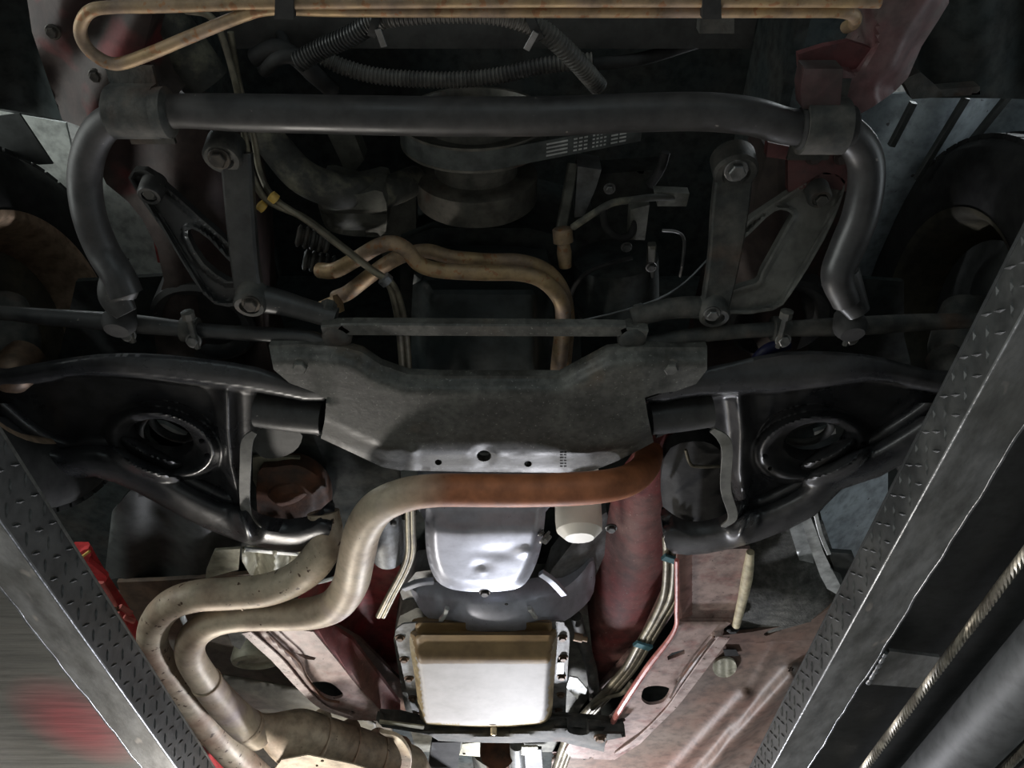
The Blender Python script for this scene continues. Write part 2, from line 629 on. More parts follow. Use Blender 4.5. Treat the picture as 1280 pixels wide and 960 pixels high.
M['deckr'] = mat('dark_deck_underside', (0.022, 0.024, 0.025), (0.04, 0.042, 0.042), 0.6, 0.1, 5, bump=0.3)
M['cable'] = mat('wire_rope', (0.36, 0.34, 0.28), (0.20, 0.18, 0.15), 0.4, 0.6, 40, bump=0.1)
M['filter'] = mat('white_filter_can', (0.86, 0.84, 0.76), (0.80, 0.77, 0.69), 0.4, 0, 10, grime=0.06, bump=0.02)
M['belt'] = mat('dusty_rubber_belt', (0.09, 0.10, 0.095), (0.06, 0.066, 0.064), 0.6, 0, 30, bump=0.1)
M['pulley'] = mat('grimy_pulley', (0.15, 0.14, 0.12), (0.08, 0.08, 0.07), 0.5, 0.4, 20, bump=0.25, third=(0.12, 0.055, 0.04), tscale=12, tlo=0.6, thi=0.8)
M['print'] = mat('white_belt_print', (0.55, 0.56, 0.54), None, 0.6, 0, bump=0)
M['yellow'] = mat('yellow_clip', (0.62, 0.40, 0.08), (0.5, 0.33, 0.1), 0.5, 0, 30, bump=0)
M['teal'] = mat('teal_plastic_clip', (0.07, 0.17, 0.20), None, 0.4, 0, bump=0)
M['blue'] = mat('dark_blue_hose', (0.02, 0.022, 0.075), None, 0.5, 0, bump=0.05)
M['fender'] = mat('pale_grey_fender_inside', (0.80, 0.83, 0.78), (0.68, 0.71, 0.67), 0.5, 0, 8, bump=0.15, spot=(0.15, 0.15, 0.14), spot_scale=60, spot_at=0.72)
M['fenderr'] = mat('blue_grey_fender_inside', (0.36, 0.41, 0.44), (0.27, 0.31, 0.34), 0.5, 0, 8, bump=0.15, spot=(0.08, 0.08, 0.08), spot_scale=50, spot_at=0.7)
M['liner'] = mat('black_plastic_liner', (0.055, 0.06, 0.058), (0.035, 0.037, 0.035), 0.55, 0, 6, bump=0.15)
M['bay'] = mat('dark_engine_bay', (0.040, 0.048, 0.048), (0.055, 0.056, 0.052), 0.9, 0, 9, bump=0.2, spec=0.08)  # dark tone, lifted to put haze into the colour
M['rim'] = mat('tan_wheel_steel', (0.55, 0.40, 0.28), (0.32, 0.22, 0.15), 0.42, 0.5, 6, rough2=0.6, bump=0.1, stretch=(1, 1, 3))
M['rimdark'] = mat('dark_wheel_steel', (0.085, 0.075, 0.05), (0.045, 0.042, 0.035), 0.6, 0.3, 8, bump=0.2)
M['galv'] = mat('bare_bright_sheet', (0.55, 0.57, 0.56), (0.42, 0.44, 0.43), 0.4, 0.3, 12, bump=0.1)
M['khaki'] = mat('khaki_shield', (0.34, 0.33, 0.25), (0.24, 0.23, 0.17), 0.5, 0.2, 14, bump=0.4)
M['sealant'] = mat('cream_sealer', (0.50, 0.45, 0.30), (0.36, 0.30, 0.20), 0.7, 0, 40, bump=0.8)
M['concrete'] = mat('garage_concrete', (0.32, 0.31, 0.29), (0.24, 0.23, 0.22), 0.8, 0, 3, bump=0.2)
M['wallpaint'] = mat('garage_wall_paint', (0.48, 0.50, 0.49), (0.42, 0.44, 0.43), 0.7, 0, 2, bump=0.05)
M['wallred'] = mat('red_wall_paint', (0.5, 0.06, 0.06), None, 0.6, 0, bump=0.05)

# transmission pan: brown heat stain with a sharp edge over bare white metal
M['pan'] = mat('pale_transmission_pan', (0.37, 0.36, 0.36), (0.32, 0.31, 0.305), 0.6, 0.0, 14, grime=0.1, yedge=((0.26, 0.175, 0.08), (0.14, 0.09, 0.04), P(604, 829, .858).y - 0.9 + .004, .006), bump=0.12, spot=(0.12, 0.10, 0.09), spot_scale=160, spot_at=0.76)
M['panbrown'] = mat('brown_stained_pan_front', (0.27, 0.18, 0.085), (0.15, 0.095, 0.042), 0.55, 0.3, 5, stretch=(1.5, 1, 1), bump=0.1, grime=0.25)
M['pancream'] = mat('cream_pan_side', (0.42, 0.35, 0.21), (0.36, 0.28, 0.16), 0.4, 0.2, 9, bump=0.1)


# ================================================================ the setting
def structure(name, bm, m):
    o = part(name, bm, m, None)
    o['kind'] = 'structure'
    return o


structure('floor', box_bm((-5, -5, -0.1), (5, 7, 0)), M['concrete'])
structure('ceiling', box_bm((-5, -5, 4.2), (5, 7, 4.3)), M['wallpaint'])
structure('wall_left', box_bm((-5.1, -5, 0), (-5, 7, 4.2)), M['wallpaint'])
structure('wall_right', box_bm((5, -5, 0), (5.1, 7, 4.2)), M['wallpaint'])
structure('wall_back', box_bm((-5, 7, 0), (5, 7.1, 4.2)), M['wallpaint'])
structure('wall_front', box_bm((-5, -5.1, 0), (5, -5, 4.2)), M['wallpaint'])

# ================================================================ the lift: two runways
Y0, Y1 = -1.4, 3.6


def runway(side, xin, xfl, hb, ht, label, deck_m):
    s = side
    t = thing('lift_runway', label, 'car lift runway', (xin + s * 0.25, 1.0, CZ + hb), group='runways of the car lift')
    xo = xin + s * 0.52

    def bx(x0, x1, z0, z1, bev=0.0015, y0=Y0, y1=Y1):
        return box_bm((min(x0, x1), y0, CZ + z0), (max(x0, x1), y1, CZ + z1), bev=bev)
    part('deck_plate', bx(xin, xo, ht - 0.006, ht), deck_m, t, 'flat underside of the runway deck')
    part('side_wall', bx(xin, xin + s * 0.006, hb, ht - 0.006), M['lift'], t, 'black tread-pattern inner side of the runway')
    # bottom flange with a slightly wandering outer edge
    bm = bmesh.new()
    N = 260
    rows = []
    for i in range(N + 1):
        y = Y0 + (Y1 - Y0) * i / N
        wv = 0.0009 * math.sin(y * 17) + 0.0009 * math.sin(y * 41 + 1) + 0.0006 * math.sin(y * 90)
        rows.append([bm.verts.new((x, y, CZ + z)) for x, z in ((xin, hb - 0.006), (xfl + s * wv, hb - 0.006), (xfl + s * wv, hb), (xin, hb))])
    for A, B in zip(rows, rows[1:]):
        for k in range(4):
            bm.faces.new((A[k], A[(k + 1) % 4], B[(k + 1) % 4], B[k]))
    bmesh.ops.recalc_face_normals(bm, faces=bm.faces)
    part('bottom_flange', bm, M['liftflange'], t, 'worn grey flat flange along the runway underside')
    bm = bmesh.new()
    pts = []
    for i in range(N + 1):
        y = Y0 + (Y1 - Y0) * i / N
        wv = 0.0009 * math.sin(y * 17) + 0.0009 * math.sin(y * 41 + 1) + 0.0006 * math.sin(y * 90)
        pts.append((xfl + s * wv, y, CZ + hb - 0.004))
    sweep(bm, pts, 0.003, 6)
    part('edge_bead', bm, M['liftedge'], t, 'bare shiny edge of the bottom flange')
    bm = bmesh.new()
    sweep(bm, [(xin, Y0, CZ + hb - 0.004), (xin, Y1, CZ + hb - 0.004)], 0.0016, 6)
    part('inner_edge', bm, M['liftedge'], t, 'thin bright inner edge of the flange')
    part('outer_wall', bx(xo, xo + s * 0.006, hb, ht), M['lift'], t)
    # raised lozenges of the tread pattern, on the visible side wall
    bm = bmesh.new()
    rng = random.Random(3)
    rowsn = 3
    for r in range(rowsn):
        z = hb + 0.014 + r * (ht - hb - 0.028) / (rowsn - 1)
        k = 0
        y = 0.05 + (0.014 if r % 2 else 0)
        while y < 3.2:
            sg = 1 if (k + r) % 2 else -1
            ang = sg * 0.8
            L, W, D = 0.011, 0.0028, 0.0022
            vs = []
            for (a, b, d) in ((-L, 0, 0), (0, -W, 0), (L, 0, 0), (0, W, 0)):
                yy = a * math.cos(ang) - b * math.sin(ang)
                zz = a * math.sin(ang) + b * math.cos(ang)
                vs.append(bm.verts.new((xin, y + yy, CZ + z + zz)))
            for a in (-0.5, 0.5):
                yy = a * L * math.cos(ang)
                zz = a * L * math.sin(ang)
                vs.append(bm.verts.new((xin - s * D, y + yy, CZ + z + zz)))
            bm.faces.new((vs[0], vs[1], vs[4]))
            bm.faces.new((vs[1], vs[2], vs[5]))
            bm.faces.new((vs[2], vs[3], vs[5]))
            bm.faces.new((vs[3], vs[0], vs[4]))
            bm.faces.new((vs[1], vs[5], vs[4]))
            bm.faces.new((vs[3], vs[4], vs[5]))
            y += 0.032
            k += 1
    bmesh.ops.recalc_face_normals(bm, faces=bm.faces)
    part('tread_pattern', bm, M['lift'], t, 'small raised tread marks on the black side wall', kind='stuff', smooth=0)
    return t


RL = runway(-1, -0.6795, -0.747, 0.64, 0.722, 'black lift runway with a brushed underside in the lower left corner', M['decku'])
RR = runway(1, 0.543, 0.617, 0.66, 0.722, 'black lift runway with a welded tab and cable inside, on the right', M['deckr'])
RL['group'] = RR['group'] = 'runways of the car lift'
# welded tab on the right runway
q = [P(x, y, 0.664) for x, y in ((1112, 814), (1175, 822), (1148, 860), (1084, 855))]
bm = bmesh.new()
lo = [bm.verts.new(p) for p in q]
up = [bm.verts.new(p + Vector((0, 0, 0.006))) for p in q]
bm.faces.new(lo)
bm.faces.new(list(reversed(up)))
for k in range(4):
    bm.faces.new((lo[k], lo[(k + 1) % 4], up[(k + 1) % 4], up[k]))
bmesh.ops.recalc_face_normals(bm, faces=bm.faces)
tab = part('welded_tab', bm, M['liftflange'], RR, 'small flat grey tab welded to the flange', smooth=0)
bm = bmesh.new()
pp = []
for i in range(16):
    f = i / 15
    p = P(1107 - 22 * f, 816 + 38 * f, 0.656)
    pp.append(p)
sweep(bm, pp, [0.004 + 0.0018 * math.sin(i * 2.3) for i in range(16)], 8)
part('weld_bead', bm, M['liftedge'], tab, 'lumpy bright weld bead')


def wire_rope(x, h, r, label):
    """stranded lifting cable running along inside the runway"""
    bm = bmesh.new()
    strands = 6
    for s in range(strands):
        pts = []
        n = 900
        for i in range(n + 1):
            y = -0.4 + 3.6 * i / n
            a = 2 * PI * (s / strands + y / 0.075)
            pts.append((x + math.cos(a) * r * 0.62, y, CZ + h + math.sin(a) * r * 0.62))
        sweep(bm, pts, r * 0.42, 5)
    o = part('wire_rope', bm, M['cable'], None)
    o['label'] = label
    o['category'] = 'cable'
    o['group'] = 'lifting cables in the right runway'
    return o


wire_rope(0.768, 0.685, 0.0085, 'stranded steel lifting cable beside the welded tab of the right runway')
wire_rope(1.005, 0.64, 0.0085, 'stranded steel lifting cable in the lower right corner beyond the lift cylinder')
# hydraulic cylinder of the lift
cyl = thing('lift_cylinder', 'smooth dark grey lift cylinder lying between the two cables of the right runway', 'cylinder', (0.89, 1.6, CZ + 0.70))
lathe('barrel', (0.88, 0.3, CZ + 0.64), (0, 1, 0), [(0, 0.05), (0.004, 0.056), (2.9, 0.056), (2.904, 0.05)], mat('cylinder_paint', (0.060, 0.063, 0.065), (0.045, 0.047, 0.05), 0.6, 0.0, 5, bump=0.1), cyl, n=40)
tube_ = bmesh.new()
sweep(tube_, [(0.945, 0.2, CZ + 0.632), (0.945, 3.2, CZ + 0.632)], 0.0045, 8)
part('pressure_pipe', tube_, M['liftedge'], cyl, 'thin bright pipe along the cylinder')

# ================================================================ the car
car = thing('car', 'red car seen from below on a lift, with its suspension, exhaust and oil pans', 'car', CAR)
NT = (0, 0, -1)


def mirror(pts, c=1210):
    return [(c - p[0],) + tuple(p[1:]) for p in pts]


# ---- body shell round the engine bay
part('bonnet', box_bm((-0.80, -0.75, CZ + 1.66), (0.70, 1.25, CZ + 1.68), bev=0.01), M['bay'], car, 'dark underside of the bonnet')
part('firewall', box_bm((-0.66, 1.12, CZ + 1.06), (0.56, 1.14, CZ + 1.66)), M['bay'], car)
for s in (-1, 1):
    x = -0.05 + s * 0.56
    part('inner_fender', box_bm((x - 0.01, -0.35, CZ + 1.42), (x + 0.01, 1.2, CZ + 1.655)), M['bay'], car)
part('radiator', box_bm((-0.45, 0.20, CZ + 1.12), (0.36, 0.25, CZ + 1.60), bev=0.004), M['bay'], car, 'dark radiator at the front of the engine bay')
part('radiator_support', box_bm((-0.38, 0.30, CZ + 1.06), (0.32, 0.355, CZ + 1.12), bev=0.008), mat('grimy_support', (0.045, 0.045, 0.042), (0.025, 0.025, 0.024), 0.6, 0, 10, bump=0.3), car, 'dark grimy radiator support crossbar')

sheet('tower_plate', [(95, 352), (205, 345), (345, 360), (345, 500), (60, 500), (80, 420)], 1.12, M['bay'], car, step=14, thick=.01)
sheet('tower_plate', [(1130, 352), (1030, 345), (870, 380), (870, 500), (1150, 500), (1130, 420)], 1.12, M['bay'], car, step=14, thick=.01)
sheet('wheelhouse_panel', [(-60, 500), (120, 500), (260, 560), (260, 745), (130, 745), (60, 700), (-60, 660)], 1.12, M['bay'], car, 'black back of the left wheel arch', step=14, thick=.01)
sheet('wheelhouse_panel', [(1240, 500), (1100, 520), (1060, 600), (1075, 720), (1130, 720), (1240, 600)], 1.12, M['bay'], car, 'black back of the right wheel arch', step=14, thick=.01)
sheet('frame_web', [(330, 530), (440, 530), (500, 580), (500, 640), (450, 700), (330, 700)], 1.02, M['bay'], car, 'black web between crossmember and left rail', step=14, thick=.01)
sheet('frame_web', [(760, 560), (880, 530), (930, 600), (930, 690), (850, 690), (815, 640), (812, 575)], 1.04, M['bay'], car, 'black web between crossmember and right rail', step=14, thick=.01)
# ---- fender panels seen past the sway bar
sheet('fender_panel', [(-60, 120), (26, 143), (82, 154), (100, 230), (140, 215), (205, 300), (230, 345), (140, 420), (-60, 420)], 1.36, M['fender'], car, 'pale grey inside of the fender seen through the gap beside the sway bar', step=14, thick=0.006)
bm = sheet_bm([(-90, 100), (60, 110), (82, 152), (20, 142), (-90, 122)], 1.30, step=12, thick=0.004)
part('fender_brace', bm, M['liner'], car)
sheet('fender_strip', [(-40, 150), (24, 142), (66, 205), (48, 206), (-40, 172)], 1.28, M['liner'], car, 'dark band across the pale fender', step=12, thick=0.004)
sheet('fender_tab', [(190, 292), (203, 312), (207, 330), (197, 328)], 1.2, M['sillpink'], car, 'small pink painted tab', step=8, thick=0.004)
RF = [(1060, 150), (1095, 118), (1225, 112), (1340, 110), (1340, 330), (1060, 360), (1040, 330)]
sheet('fender_panel', RF, lambda x, y: 1.34 + 0.03 * np.sin((x * 0.86 + y * 0.5) * 0.045), M['fenderr'], car, 'blue-grey ribbed inside of the fender above the tyre', step=10, thick=0.006)
for a in ([(1142, 128), (1114, 182)], [(1208, 122), (1146, 224)], [(1262, 118), (1196, 200)]):
    bar('fender_rib', [(p[0], p[1], 1.26) for p in a], 8, 0.012, M['liner'], car)
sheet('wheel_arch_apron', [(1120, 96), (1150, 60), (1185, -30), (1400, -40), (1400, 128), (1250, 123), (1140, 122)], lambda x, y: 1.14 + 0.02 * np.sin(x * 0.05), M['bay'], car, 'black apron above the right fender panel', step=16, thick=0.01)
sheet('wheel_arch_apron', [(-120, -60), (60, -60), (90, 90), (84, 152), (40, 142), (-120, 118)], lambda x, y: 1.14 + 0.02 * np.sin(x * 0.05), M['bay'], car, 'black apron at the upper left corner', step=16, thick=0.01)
sheet('chassis_stay', [(1128, 100), (1150, 90), (1175, 112), (1225, 108), (1225, 118), (1140, 124)], 1.05, M['cast'], car, 'grimy stub of a stay with a pale tip', step=7, thick=0.02)

# ---- front frame horns and rails (dusty red)
HL = [(28, -40), (190, -40), (190, 20), (180, 60), (200, 110), (214, 128), (190, 140), (132, 142), (100, 158), (78, 150), (60, 100), (40, 40)]
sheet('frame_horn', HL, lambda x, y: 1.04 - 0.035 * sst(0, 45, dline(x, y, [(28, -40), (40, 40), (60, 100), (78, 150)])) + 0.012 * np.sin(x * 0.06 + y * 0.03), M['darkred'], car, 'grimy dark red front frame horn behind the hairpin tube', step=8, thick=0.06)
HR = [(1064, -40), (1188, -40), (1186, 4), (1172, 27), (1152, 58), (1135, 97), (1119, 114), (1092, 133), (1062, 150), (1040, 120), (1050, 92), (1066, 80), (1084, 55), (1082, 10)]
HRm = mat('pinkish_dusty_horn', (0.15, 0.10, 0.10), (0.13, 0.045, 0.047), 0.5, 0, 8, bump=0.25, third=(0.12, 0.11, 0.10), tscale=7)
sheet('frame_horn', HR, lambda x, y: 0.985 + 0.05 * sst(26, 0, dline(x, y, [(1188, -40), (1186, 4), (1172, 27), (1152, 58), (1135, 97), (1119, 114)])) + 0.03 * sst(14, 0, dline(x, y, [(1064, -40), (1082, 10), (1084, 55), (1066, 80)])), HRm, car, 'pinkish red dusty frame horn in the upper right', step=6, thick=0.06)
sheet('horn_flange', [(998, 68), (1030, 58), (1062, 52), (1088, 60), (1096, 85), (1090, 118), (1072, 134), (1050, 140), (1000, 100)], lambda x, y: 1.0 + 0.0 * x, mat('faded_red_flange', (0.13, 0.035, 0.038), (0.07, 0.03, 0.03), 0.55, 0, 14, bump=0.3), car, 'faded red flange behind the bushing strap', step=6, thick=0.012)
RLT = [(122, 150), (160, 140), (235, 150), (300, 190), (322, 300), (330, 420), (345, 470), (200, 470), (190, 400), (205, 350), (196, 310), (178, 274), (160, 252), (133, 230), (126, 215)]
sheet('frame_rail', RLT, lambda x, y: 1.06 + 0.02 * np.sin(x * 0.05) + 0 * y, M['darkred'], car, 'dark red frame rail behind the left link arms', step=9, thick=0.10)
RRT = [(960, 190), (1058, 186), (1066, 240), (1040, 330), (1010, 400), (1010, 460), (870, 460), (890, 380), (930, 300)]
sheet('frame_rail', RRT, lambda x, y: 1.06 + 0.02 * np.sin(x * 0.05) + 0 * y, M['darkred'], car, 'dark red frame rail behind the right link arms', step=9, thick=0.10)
sheet('bracket_foot', [(960, 178), (1000, 186), (1058, 186), (1063, 205), (1060, 240), (1020, 232), (985, 240), (985, 200), (958, 196)], lambda x, y: 1.0 + 0.0 * x, mat('faded_red_foot', (0.12, 0.035, 0.035), (0.06, 0.028, 0.026), 0.55, 0, 14, bump=0.3), car, 'faded red foot plate under the strap', step=6, thick=0.015)
for p in ((1018, 196), (1053, 196)):
    bolt('bolt', P(*p, 0.998), 0.009, car, M['darkred'])
for p in ((1068, 98), (1074, 122), (1122, 50), (1135, 20), (120, 95), (66, 40)):
    bolt('bolt', P(*p, 1.0), 0.007, car, M['boltdark'])

# ---- sway bar
SW = [(158, 368, .89), (148, 345, .90), (128, 312, .92), (112, 270, .93), (106, 225, .945), (113, 185, .955), (132, 156, .962), (165, 143, .965), (200, 140, .965), (235, 139, .965),
      (300, 141, .965), (400, 143, .965), (500, 145, .965), (600, 146, .965), (700, 145, .965), (800, 141, .965), (880, 140, .965), (940, 146, .965), (985, 158, .965), (1030, 161, .965),
      (1060, 168, .96), (1079, 192, .955), (1083, 225, .945), (1075, 270, .93), (1058, 312, .915), (1047, 345, .90), (1058, 378, .89)]
SWr = [20] * 8 + [21, 21, 23, 23.5, 24, 24, 24, 23.5, 23.5, 23, 22, 22, 22, 22, 22, 22, 21.5, 20, 17]
sway = tube('sway_bar', SW, SWr, M['bar'], car, 'thick black sway bar bent across the whole front', sides=24, n=8)


def saddle(px0, px1, cy, rr, h, m, label, flat=None):
    """strap wrapped round the sway bar"""
    bm = bmesh.new()
    a0, a1 = P(px0, cy, h), P(px1, cy, h)
    c = (a0 + a1) / 2
    hw = (a1 - a0).length / 2
    prof = []
    R, t = rr, 0.006
    outer = [(-R * 1.9, 0.022), (-R * 1.15, 0.02)] + [(-math.cos(PI * k / 14) * (R + t), -math.sin(PI * k / 14) * (R + t) + 0.004) for k in range(15)] + [(R * 1.15, 0.02), (R * 1.9, 0.022)]
    inner = [(-R * 1.9, 0.022 + t), (-R * 1.05, 0.02 + t)] + [(-math.cos(PI * k / 14) * R, -math.sin(PI * k / 14) * R + 0.004) for k in range(15)] + [(R * 1.05, 0.02 + t), (R * 1.9, 0.022 + t)]
    d = Vector((0.0, 1, 0.0))
    L = []
    for (o_, side) in ((outer, 0), (inner, 1)):
        L.append([[bm.verts.new(c + Vector((sx * hw, 0, 0)) + d * y + Vector((0, 0, z))) for (y, z) in o_] for sx in (-1, 1)])
    n = len(outer)
    for i in range(n - 1):
        bm.faces.new((L[0][0][i], L[0][0][i + 1], L[0][1][i + 1], L[0][1][i]))
        bm.faces.new((L[1][0][i], L[1][1][i], L[1][1][i + 1], L[1][0][i + 1]))
        for s in (0, 1):
            bm.faces.new((L[0][s][i], L[1][s][i], L[1][s][i + 1], L[0][s][i + 1]))
    for i in (0, n - 1):
        bm.faces.new((L[0][0][i], L[0][1][i], L[1][1][i], L[1][0][i]))
    bmesh.ops.recalc_face_normals(bm, faces=bm.faces)
    o = part('bushing_strap', bm, m, car, label)
    return o, c


s1, c1 = saddle(140, 198, 142, 0.027, .965, M['cast'], 'grimy black strap clamping the left end of the sway bar')
lathe('rubber_bushing', c1 - Vector((0.034, 0, 0)), (1, 0, 0.0), [(0, .024), (0.003, .027), (0.075, .027), (0.078, .024)], M['rubber'], s1)
lathe('collar', P(207, 141, .965), (1, 0, 0), [(-.012, .024), (-.010, .031), (.004, .032), (.009, .025)], M['cast'], s1, 'raised collar on the sway bar')
s2, c2 = saddle(1002, 1056, 160, 0.029, .962, M['cast'], 'wide dusty strap clamping the right end of the sway bar')
lathe('rubber_bushing', c2 - Vector((0.032, 0, 0)), (1, 0, 0), [(0, .025), (0.003, .028), (0.068, .028), (0.071, .025)], M['rubber'], s2)
sheet('strap_ear', [(1006, 86), (1054, 86), (1052, 110), (1050, 136), (1003, 136), (1001, 112)], lambda x, y: 0.955 + 0.0 * x, mat('dark_plum_strap', (0.055, 0.025, 0.026), (0.04, 0.036, 0.034), 0.6, 0, 12, bump=0.3), s2, 'dark plum upper half of the strap', step=6, thick=0.03)
# end links
for pts, lab in ((((150, 352, .90), (146, 372, .895), (158, 392, .885)), 'black clevis end of the sway bar at the left'), (((1050, 345, .90), (1058, 365, .895), (1074, 392, .885)), 'black clevis end of the sway bar at the right')):
    tube('link_end', pts, [24, 22, 14], M['black'], car, lab, squash=0.6)
lathe('link_bushing', P(150, 400, .90), (0, .3, -1), [(-.02, .018), (0, .024), (.008, .024), (.02, .017)], M['rubber'], car)
lathe('link_bushing', P(1062, 405, .90), (0, .3, -1), [(-.02, .018), (0, .024), (.008, .024), (.02, .017)], M['rubber'], car)

# ---- hairpin cooling tube across the top
tube('cooler_tube', [(1100, 2, .93), (1000, 1, .93), (700, 1, .93), (430, 3, .93), (336, 4, .93), (202, 8, .93), (140, 9, .93), (113, 14, .93), (101, 32, .93), (104, 52, .93), (120, 70, .93), (146, 80, .93), (185, 68, .93), (235, 47, .93), (302, 20, .93), (343, 11, .935), (430, 13, .94), (700, 14, .94), (1000, 14, .94), (1045, 14, .94), (1066, 18, .95), (1068, 28, .97), (1058, 34, .99)], 8, M['brass'], car, 'rust-speckled tan cooler tube making a hairpin bend at the upper left', sides=14)
for x in (355, 890):
    o = sheet('tube_clamp', [(x - 11, -14), (x + 11, -14), (x + 12, 24), (x - 12, 24)], lambda a, b: .918 + 0.0 * a, M['rubber'], car, 'black clip holding the cooler tubes', step=6, thick=0.04)
sheet('clamp_bracket', [(876, 20), (918, 20), (918, 42), (874, 42)], .96, M['cast'], car, 'grimy bracket under the cooler tubes', step=6, thick=0.02)

# ---- corrugated conduits
tube('corrugated_hose', [(372, 78, 1.0), (400, 62, 1.0), (440, 44, .99), (462, 30, .985)], 13, M['conduitblack'], car, 'shiny black corrugated hose end at the left', ribs=0.0048, sides=14)
tube('corrugated_hose', [(462, 30, .985), (485, 21, .98), (540, 16, .98), (600, 16, .98), (640, 22, .98), (675, 36, .985), (700, 56, .99), (722, 78, 1.0), (748, 108, 1.03)], 13, M['conduit'], car, 'dusty grey corrugated hose arching below the cooler tubes', ribs=0.0055, sides=14)
tube('corrugated_hose', [(395, 66, 1.05), (430, 84, 1.05), (480, 96, 1.05), (560, 100, 1.05), (620, 95, 1.05), (680, 82, 1.05), (740, 76, 1.05)], 10.5, M['conduit'], car, 'thinner corrugated hose sagging under the arched one', ribs=0.0055, sides=12)
for x, y, a in ((470, 36, 0.4), (668, 40, -0.5)):
    lathe('cable_tie', P(x, y - 10, .982), (1, a, 0), [(-.005, .016), (-.005, .0195), (.005, .0195), (.005, .016)], M['rubber'], car)
    bar('tie_tail', [(x + 2, y, .962), (x + 10 * (1 if a > 0 else -1), y + 22, .965)], 8, 0.003, M['steel'], car)
for pts, r in (([(318, 72, 1.04), (345, 60, 1.03), (370, 72, 1.03), (395, 95, 1.04), (415, 112, 1.06)], 11), ([(330, 88, 1.04), (350, 72, 1.02), (385, 70, 1.02)], 9), ([(360, 66, 1.03), (352, 45, 1.06), (340, 20, 1.1)], 7)):
    tube('wiring_loom', pts, r, M['rubber'], car, 'black taped wiring loom')
tube('loom_tube', [(740, 80, 1.06), (800, 74, 1.07), (880, 50, 1.1)], 8, M['rubber'], car)

# ---- mottled intake casting, radiator hose, engine front
tube('lower_duct', [(195, 10, 1.12), (225, 60, 1.12), (260, 105, 1.12)], [30, 34, 30], M['hose'], car, 'mottled greenish duct at the upper left')
tube('radiator_hose', [(318, 150, 1.10), (345, 185, 1.10), (380, 222, 1.09), (430, 240, 1.10), (480, 240, 1.13), (520, 225, 1.2)], [20, 21, 22, 22, 20, 18], M['hose'], car, 'thick dusty black radiator hose with light stains', sides=20)
tube('fuel_line', [(232, 13, 1.03), (262, 20, 1.03), (279, 50, 1.03), (296, 110, 1.02), (306, 170, 1.02), (314, 215, 1.01), (334, 250, 1.0), (380, 272, .99), (425, 306, .985), (462, 335, .98), (484, 352, .98), (494, 380, .98), (500, 420, .98), (505, 480, .98)], 4.6, M['line'], car, 'thin tan line running from the upper left behind the centre link', sides=10)
tube('fuel_line', [(288, 40, 1.04), (300, 110, 1.04), (316, 165, 1.04), (325, 215, 1.03), (343, 248, 1.0), (384, 276, .985), (428, 310, .98), (468, 340, .975), (488, 352, .975), (500, 376, .98), (508, 420, .98), (512, 480, .98)], 4.2, M['line'], car, 'second thin tan line beside the first', sides=10)
for p in ((327, 258), (342, 247)):
    lathe('yellow_clip', P(p[0], p[1], .995), (0.6, .7, 0), [(-.006, .005), (-.005, .0078), (.005, .0078), (.006, .005)], M['yellow'], car, 'small yellow clip on the thin lines', n=10)
lathe('line_joint', P(482, 350, .972), (0.6, .7, 0), [(-.006, .006), (-.005, .011), (.005, .011), (.006, .006)], M['liftedge'], car, 'scuffed pale joint of the thin lines', n=10)
# brass pipes in front of the oil pan
PA = [(400, 338, 1.06), (418, 338, 1.04), (445, 324, 1.02), (470, 309, 1.01), (490, 304, 1.0), (508, 312, 1.0), (524, 330, 1.0), (550, 338, 1.0), (600, 341, 1.0), (650, 342, 1.0), (680, 352, 1.0), (700, 374, 1.0), (704, 400, 1.0), (700, 440, 1.0), (696, 480, 1.0)]
PB = [(420, 372, 1.08), (436, 365, 1.07), (462, 345, 1.06), (486, 328, 1.05), (508, 318, 1.05), (535, 314, 1.04), (565, 322, 1.04), (610, 326, 1.04), (650, 327, 1.04), (682, 338, 1.04), (702, 362, 1.04), (709, 395, 1.04), (706, 440, 1.04), (702, 480, 1.04)]
tube('oil_cooler_pipe', PA, 10, M['brass'], car, 'tan cooler pipe, front one of the bent pair below the crank pulley', sides=16)
tube('oil_cooler_pipe', PB, 9.5, M['brass'], car, 'tan cooler pipe, rear one of the bent pair below the crank pulley', sides=16)
for c, r in (((386, 294, 1.07), 13), ((394, 324, 1.08), 13)):
    bm = bmesh.new()
    pr = []
    for k in range(5):
        pr += [(k * .011, .0125), (k * .011 + .003, .018), (k * .011 + .006, .018), (k * .011 + .009, .0125)]
    lathe_bm(P(*c) - Vector((0.02, 0, 0)), (1, .35, 0.1), pr, 18, bm)
    part('pipe_fitting', bm, M['cast'], car, 'ribbed hose fitting beside the steering box')
lathe('pipe_nut', P(412, 384, 1.02), (1, -.5, 0), [(-.02, .012), (-.018, .017), (.018, .017), (.02, .012)], M['brass'], car, n=6)
# steering box
sheet('steering_box', cr([(398, 236), (440, 244), (478, 240), (482, 290), (455, 296), (415, 290), (402, 272)], 3, True), lambda x, y: 1.13 - 0.02 * sst(0, 14, dline(x, y, [(398, 236), (415, 290), (482, 292)])) - 0.03 * (y < 262), M['enginegrey'], car, 'grey-brown cast steering box under the radiator hose', step=6, thick=0.08)
sheet('pump_bracket', [(408, 165), (440, 160), (455, 200), (435, 225), (425, 200)], 1.2, M['enginegrey'], car, 'pale grimy bracket between hose and pulley', step=7, thick=0.04)
sheet('engine_side_cover', [(478, 230), (520, 230), (520, 330), (480, 330), (470, 280)], 1.22, M['enginegrey'], car, step=8, thick=0.04)

